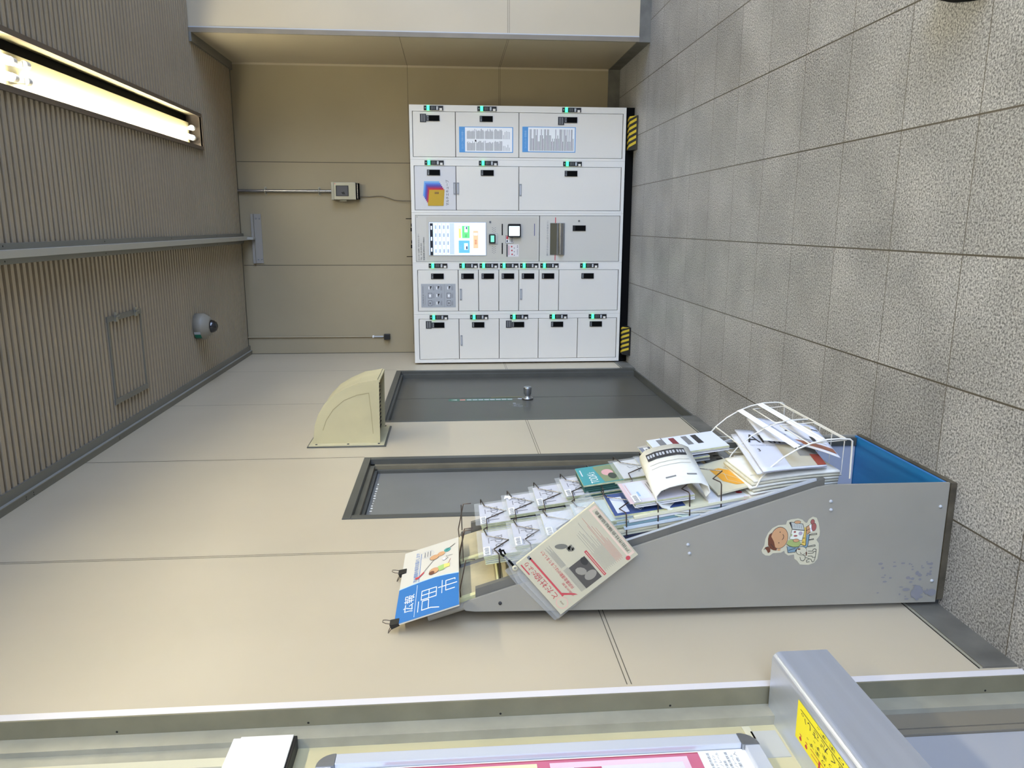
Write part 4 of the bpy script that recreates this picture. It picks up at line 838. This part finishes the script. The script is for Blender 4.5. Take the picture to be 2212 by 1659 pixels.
# ---------------------------------------------------------------- white wire basket and its papers
t = thing('wire_basket', (-.70, 2.36, .33), 'white wire basket hooked on the front of the leaflet stand', 'wire basket')
arc = [(-.776, .616), (-.747, .602), (-.717, .577), (-.684, .538), (-.657, .492), (-.641, .452), (-.631, .405), (-.629, .362), (-.631, .334), (-.637, .326), (-.700, .324), (-.756, .323)]
for y in (2.120, 2.600): m = MB(); m.tube([(x, y, z) for x, z in arc], .0028, M_wirew, 8); m.build('side_hoop', t)
m = MB(); m.tube([(x-.004, 2.370, z) for x, z in arc[:10]], .0022, M_wirew, 8); m.build('middle_hoop', t)
for x, z in ((-.776, .614), (-.717, .577), (-.657, .492), (-.633, .418), (-.630, .345)):
    m = MB(); m.tube([(x, 2.120, z), (x, 2.600, z)], .0024, M_wirew, 8); m.build('cross_wire', t)
for x, z in ((-.657, .494), (-.636, .42)):
    m = MB(); F = Fr((x+.003, 2.36, z), (0, 1, 0), (-.35, 0, 1)); m.box(.0, .235, -.010, .010, 0, .001, M_white, F); m.box(-.235, -.006, -.010, .010, 0, .001, M_white, F); m.build('price_strip', t)
for y0, y1 in ((2.14, 2.35), (2.39, 2.58)):
    m = MB(); m.tube([(-.648, y0, .45), (-.640, y0, .335), (-.640, y1, .335), (-.648, y1, .45)], .0022, M_wirew, 8, closed=True); m.tube([(-.75, y0, .600), (-.75, y0, .34), (-.75, y1, .34), (-.75, y1, .600)], .0022, M_wirew, 8, closed=True); m.build('wire_panel', t)
for y in (2.16, 2.24, 2.32, 2.44, 2.52):
    m = MB(); m.tube([(-.752, y, .62), (-.752, y, .33), (-.64, y, .328)], .0018, M_wirew, 6); m.build('floor_wire', t)

def bent(name, corners, mm, label, cat, draw=None, bend=.02, th=.003, group=None, nx=10):
    """a sheet given by four corners (near-bottom, near-top, far-top, far-bottom), bulging along its normal"""
    A, B, C_, D = [Vector(c) for c in corners]; nrm = (B-A).cross(D-A).normalized()
    if nrm.x < 0: nrm = -nrm
    P = lambda u, v, w_=0: (A*(1-u)+D*u)*(1-v)+(B*(1-u)+C_*u)*v+nrm*(bend*4*v*(1-v)*(.4+.6*u)+w_)
    vs = []; fs = []
    for j in range(nx+1):
        for i in range(nx+1): vs.append(P(i/nx, j/nx)); 
    n1 = len(vs)
    for j in range(nx+1):
        for i in range(nx+1): vs.append(P(i/nx, j/nx, -th))
    g = lambda i, j, k: k*n1+j*(nx+1)+i
    for j in range(nx):
        for i in range(nx): fs += [(g(i, j, 0), g(i+1, j, 0), g(i+1, j+1, 0), g(i, j+1, 0)), (g(i, j, 1), g(i, j+1, 1), g(i+1, j+1, 1), g(i+1, j, 1))]
    for i in range(nx): fs += [(g(i, 0, 0), g(i, 0, 1), g(i+1, 0, 1), g(i+1, 0, 0)), (g(i, nx, 0), g(i+1, nx, 0), g(i+1, nx, 1), g(i, nx, 1)), (g(0, i, 0), g(0, i+1, 0), g(0, i+1, 1), g(0, i, 1)), (g(nx, i, 0), g(nx, i, 1), g(nx, i+1, 1), g(nx, i+1, 0))]
    m = MB(); m.add(vs, fs, mm, True)
    if draw: draw(m, lambda u, v, w_=.0008: P(u, v, w_))
    o = m.build(name, loc=(A+D)/2); o['label'] = label; o['category'] = cat
    if group: o['group'] = group
    return o
def prect(m, P, u0, u1, v0, v1, mm, w_=.0008, n=4):
    for i in range(n):
        for j in range(n):
            a, b = u0+(u1-u0)*i/n, u0+(u1-u0)*(i+1)/n; c, d = v0+(v1-v0)*j/n, v0+(v1-v0)*(j+1)/n
            m.add([P(a, c, w_), P(b, c, w_), P(b, d, w_), P(a, d, w_)], [(0, 1, 2, 3)], mm)
M_mag = mat('mag_white', (212, 214, 224), .4)
def arif(m, P):
    # u: near to far, v: bottom to top; lettering runs downwards along the far edge
    class G:                                                     # local frame for text on the bent page
        def __call__(s, a, b, c=0): return P(.62+b, .97-a, c+.0012)
    m.text(G(), 'ARIF', .04, .60, .03, .24, M_ink, 0); m.text(G(), 'CITY MARKET JOURNAL', .04, .42, -.06, -.035, M_inkg, 0); m.text(G(), '3', .10, .14, -.20, -.13, M_ink, 0)
    prect(m, P, .02, .62, .02, .55, mat('page_beige', (196, 188, 166), .6)); prect(m, P, .30, .85, .0, .30, mat('page_grey', (140, 138, 132), .6), .0012); prect(m, P, .02, .35, .0, .14, mat('page_rust', (150, 66, 50), .6), .0016)
# stack of newspapers standing in the basket
for k in range(6):
    x = -.744-.0095*k
    bent('newspaper', [(x+.012, 2.128+.002*k, .352), (x-.012-.001*k, 2.124, .622+.006*(k % 3)), (x-.004-.001*k, 2.322, .640+.006*(k % 2)), (x+.012, 2.322, .352)], M_news if k % 2 else M_np, 'folded newspaper standing in the white wire basket, %s behind the magazines' % ORD[k+1], 'newspaper', bend=.010, th=.0085, group='folded newspapers in the wire basket')
bent('magazine', [(-.712, 2.118, .40), (-.716, 2.09, .610), (-.700, 2.50, .545), (-.690, 2.36, .36)], M_mag, 'white and beige magazine with large black ARIF title leaning in the wire basket', 'magazine', arif, bend=.004, th=.004)
bent('magazine', [(-.722, 2.135, .39), (-.727, 2.105, .622), (-.714, 2.49, .562), (-.704, 2.37, .36)], M_mag, 'white magazine half hidden behind the ARIF magazine in the basket', 'magazine', lambda m, P: prect(m, P, .1, .5, .55, .8, mat('dark_photo', (90, 84, 80), .6)), bend=.012, th=.005)
def s2(m, P):
    prect(m, P, .08, .24, .02, .98, mat('brown_band', (146, 96, 74), .6)); prect(m, P, .30, .36, .1, .7, M_lgrey); prect(m, P, .5, .9, .18, .30, mat('tan_patch', (206, 192, 160), .6)); prect(m, P, .30, .48, .30, .40, M_ink, .0012); prect(m, P, .80, .83, .04, .22, M_ink); prect(m, P, .6, .66, .78, .84, M_ink)
bent('newspaper', [(-.690, 2.125, .356), (-.682, 2.26, .448), (-.662, 2.42, .455), (-.648, 2.33, .34)], M_mag, 'white newspaper with brown band sagging at the front of the wire basket', 'newspaper', s2, bend=.012, th=.003)
bent('newspaper', [(-.676, 2.23, .425), (-.684, 2.31, .520), (-.668, 2.53, .492), (-.664, 2.46, .415)], M_mag, 'folded white newspaper corner above the ARIF magazine in the basket', 'newspaper', lambda m, P: (prect(m, P, .3, .8, .2, .26, M_inkg), prect(m, P, .72, .80, .06, .12, M_ink)), bend=.006, th=.003)

bent('flyer', [(-.792, 2.385, .56), (-.800, 2.385, .66), (-.800, 2.57, .66), (-.792, 2.57, .56)], mat('flyer_grey', (150, 146, 134), .7), 'grey printed leaflet lying behind the far side of the wire basket', 'flyer', lambda m, P: [prect(m, P, .15+.2*k, .22+.2*k, .3, .6, M_ink, n=1) for k in range(4)], bend=.004, th=.004)

# ---------------------------------------------------------------- header sign board with two clips
t = thing('header_sign', (-1.09, 2.25, 1.52), 'blue and white sign board clipped to the top of the leaflet stand', 'sign')
A = Vector((-1.070, 2.010, 1.520)); B = Vector((-1.070, 2.494, 1.517)); Cc = Vector((-1.148, 2.540, 1.706)); Dd = Vector((-1.148, 2.045, 1.711))
class Q4:
    def __init__(s): s.W = (B-A).cross(Dd-A).normalized(); s.W = s.W if s.W.x > 0 else -s.W
    def __call__(s, u, v, w_=0): return (A*(1-u)+B*u)*(1-v)+(Dd*(1-u)+Cc*u)*v+s.W*w_
P = Q4(); m = MB()
m.box(0, 1, 0, 1, -.004, 0, mat('sign_white', (206, 200, 186), .45), P)
edge = [(.43, 0), (.455, .2), (.47, .4), (.465, .6), (.455, .8), (.44, 1)]
m.poly(P, [(0, .0)]+edge+[(0, 1)], M_sky, .0006)
m.stroke(P, edge, .012, mat('sign_pale_blue', (176, 206, 228), .5), .001)
Mb = mat('sign_blue_ink', (66, 118, 186), .5)
m.rect(P, .47, .90, .672, .680, Mb, .001); m.rect(P, .02, .43, .688, .694, M_white, .001)
m.text(P, '市の情報を毎月お届けします!', .48, .93, .70, .78, Mb, .0012)
def kan(st_, x0, y0, sx, sy, wd=.011):
    for s_ in st_: m.stroke(P, [(x0+a*sx, y0+b*sy) for a, b in s_], wd, M_white, .0012)
kan([[(.1, 1), (.9, 1)], [(.15, .82), (.85, .82)], [(.85, .82), (.85, .52), (.15, .52)], [(.15, .82), (.15, .4), (-.02, .02)]], .05, .30, .16, .34)
kan([[(0, 0), (0, 1), (1, 1), (1, 0), (0, 0)], [(.5, 0), (.5, 1)], [(0, .5), (1, .5)]], .205, .36, .115, .24)
kan([[(.5, 1), (.5, .85)], [(0, .8), (1, .8)], [(.12, .6), (.12, .12)], [(.12, .6), (.88, .6), (.88, .1), (.78, .1)], [(.5, .8), (.5, 0)]], .215, .03, .17, .30)
m.text(P, '広報', .10, .32, .72, .88, M_white, .0012)
def pe(u, v, ru, rv, mm, w_=.0012, rot=0): m.ell(P, u, v, ru, rv, mm, w_, 18, rot)
# two children with a giant pencil
m.stroke(P, [(.545, .66), (.80, .36)], .006, M_ink, .0014); m.stroke(P, [(.535, .68), (.585, .60)], .022, M_red, .0016); m.rect(P, .515, .545, .68, .74, M_red, .0016)
pe(.775, .43, .040, .085, M_ink); pe(.775, .43, .037, .079, sk, .0016); pe(.80, .31, .035, .07, sk, .0014); pe(.835, .20, .03, .06, mat('kid_teal', (66, 148, 140), .6), .0014); m.stroke(P, [(.83, .22), (.90, .06)], .008, M_ink, .0018)
pe(.565, .42, .045, .085, M_ink); pe(.565, .42, .042, .079, sk, .0016); pe(.540, .46, .026, .05, hr, .002); m.poly(P, [(.535, .33), (.61, .36), (.62, .24), (.54, .24)], mat('kid_green', (160, 190, 110), .6), .0016); m.poly(P, [(.56, .25), (.62, .25), (.61, .15), (.56, .15)], mat('kid_yellow', (226, 206, 110), .6), .0018); m.stroke(P, [(.61, .18), (.67, .14)], .008, sh, .002)
m.stroke(P, [(.68, .27), (.70, .18), (.74, .22), (.73, .10)], .0035, M_ink, .0014); pe(.70, .25, .02, .035, M_ink); pe(.70, .25, .018, .031, M_white, .0016)
for a, b in zip(range(0, 12), range(1, 13)): m.stroke(P, [(.86+.055*math.cos(a*.524), .56+.12*math.sin(a*.524)), (.86+.055*math.cos(b*.524), .56+.12*math.sin(b*.524))], .0016, Mb, .0014)
for k in range(3): m.rect(P, .82, .90, .60-.05*k, .612-.05*k, M_inkg, .0014)
m.build('board', t)
def clip(u, label):
    c = P(u, 1, 0); ax = (Dd-A).normalized(); k = thing('binder_clip', c, label, 'binder clip', 'binder clips on the sign board')
    F = Fr(c, B-A, ax, P.W); m = MB()
    pr_ = [(-.012, -.014), (-.012, .010), (.012, .010), (.012, -.014)]
    m.prism(Fr(F(-.016, 0, 0), P.W, ax, B-A), [(-.006, -.016), (-.0095, .012), (.0055, .012), (.002, -.016)], 0, .032, M_black); m.build('body', k)
    for sg in (.012, -.016):
        q = MB(); q.tube([F(-.010, .010, sg*.5), F(-.010, .022, sg), F(-.006, .030, sg*1.4), F(.006, .030, sg*1.4), F(.010, .022, sg), F(.010, .010, sg*.5)], .0011, M_wire, 6); q.build('handle', k)
clip(.70, 'black binder clip at the middle of the sign board top edge'); clip(.03, 'black binder clip at the near top corner of the sign board')

# ---------------------------------------------------------------- newsletter in a plastic folder hanging by a black tie
t = thing('newsletter_board', (-.97, 2.06, 1.17), 'tilted newsletter pad with red headline hanging from the stand side', 'newsletter')
O = Vector((-.956, 2.060, .988)); F = Fr(O, (.168, 0, .136), (-.196*.96, 0, .219*1.03), (0, -1, 0)); F.V = (F.V-F.U*F.V.dot(F.U)).normalized(); pw, ph = .214, .294
m = MB(); m.box(0, pw, 0, ph, -.010, 0, mat('pad_cream', (198, 190, 162), .6), F)
X = lambda a: a*pw; Y = lambda b: (1-b)*ph
T = lambda s_, a0, a1, b0, b1, mm: m.text(F, s_, X(a0), X(a1), Y(b1), Y(b0), mm, .0008); R2 = lambda a0, a1, b0, b1, mm, w_=.0006: m.rect(F, X(a0), X(a1), Y(b1), Y(b0), mm, w_)
M_redp = mat('newsletter_red', (196, 74, 80), .6); M_pinkp = mat('newsletter_pink', (222, 176, 160), .6)
T('とだ社協', .25, .70, .045, .115, M_redp); T('だより', .70, .93, .055, .105, M_redp); R2(.76, .95, .025, .038, M_redp)
R2(.20, .95, .135, .155, M_redp); R2(.925, .985, .125, .155, M_inkg); m.poly(F, [(X(.08), Y(.27)), (X(.13), Y(.25)), (X(.26), Y(.15)), (X(.22), Y(.145))], M_redp, .0009)
m.ell(F, X(.13), Y(.09), .020, .018, M_pinkp, .0006); m.ell(F, X(.13), Y(.09), .017, .015, m.mats[0], .0008); T('令和7年', .09, .17, .08, .10, M_redp)
T('共同募金運動がはじまりました!!', .20, .92, .255, .295, M_redp); T('全国の支部', .10, .36, .215, .240, M_redp)
for k in range(7):
    for c_ in range(2): R2(.08+.46*c_, .50+.42*c_-.05*(k % 3)*c_, .318+.0085*k, .3205+.0085*k, M_inkg)
R2(.075, .48, .375, .575, mat('photo_dark', (82, 78, 72), .5)); m.ell(F, X(.20), Y(.50), .014, .020, mat('photo_mid', (150, 144, 130), .5), .001); m.ell(F, X(.33), Y(.45), .018, .012, MATS['photo_mid'], .001, 10, .6); m.ell(F, X(.42), Y(.54), .014, .010, mat('photo_dark2', (56, 54, 50), .5), .001)
m.ell(F, X(.80), Y(.46), .019, .008, mat('pen_grey', (118, 116, 104), .6), .0008, 16, .9)
for k in range(9): m.ell(F, X(.72-.02*(k % 4)), Y(.50+.018*(k // 3)), .004, .005, mat('sketch_grey', (128, 124, 110), .6), .0008, 8)
R2(.065, .53, .600, .628, M_redp); R2(.08, .51, .610, .617, MATS['pad_cream'], .0009)
for k in range(22):
    L = .30+.55*random.random(); R2(.10+.03*(k % 2), .10+L if k % 4 else .45, .645+.0105*k, .647+.0105*k, M_inkg if k < 14 else M_redp)
R2(.06, .97, .905, .99, mat('newsletter_blush', (228, 200, 178), .6)); R2(.10, .93, .925, .975, MATS['pad_cream'], .0008); m.text(F, '戸田市社会福祉協議会', X(.13), X(.90), Y(.967), Y(.933), M_ink, .0016); m.ell(F, X(.055), Y(.90), .007, .007, M_redp, .0009)
for a0, a1, b0, b1 in ((.03, .97, .17, .1715), (.03, .97, .985, .9865)): R2(a0, a1, b0, b1, M_pinkp)
m.build('pad', t)
m = MB()
for i, (du, dv, a) in enumerate(((.012, .018, 0), (.034, .03, .0))):
    G = Fr(F(0, 0, -.014-.006*i), F.U, F.V, F.W)
    m.poly(G, [(-.010+du*.3, -.002+dv*.2), (pw+du, -.004), (pw+du, ph+dv*.6), (pw*.75, ph+dv*1.3), (-.014, ph+dv), ], M_film, 0)
G = Fr(F(0, 0, -.028), F.U, F.V, F.W); m.poly(G, [(pw*.30, ph*.75), (pw*.95, ph*.8), (pw*.98, ph+.045), (pw*.30, ph+.048), (pw*.22, ph+.030)], M_film, 0)
m.build('plastic_folder', t)
m = MB(); e = F(pw*.98, ph*.99, .0); m.tube([(-.955, 2.125, 1.395), (-.962, 2.105, 1.392), (-.968, 2.09, 1.378), (-.975, 2.075, 1.366), tuple(F(pw*.97, ph+.012, -.012))], .0035, M_matt, 6); m.tube([(-.958, 2.118, 1.398), (-.948, 2.10, 1.386), (-.960, 2.10, 1.380)], .0028, M_matt, 6)
m.lathe(Fr(F(pw*.95, ph+.012, -.010), F.U, F.V, F.W), [(.004, 0), (.0085, 0), (.0085, .003), (.004, .003)], M_cream, 16); m.build('cord_tie', t)

# unseen row of the same lights, added to brighten pillar front and left wall
fixture(-2.9, 5.4, 'added twin tube fill light over the passage at the right, outside the photo', [(.62, 1.3, 3.68, True), (.69, 1.3, 3.68, True), (.62, -1.1, 1.25, True), (.69, -1.1, 1.25, True)], 2.6)
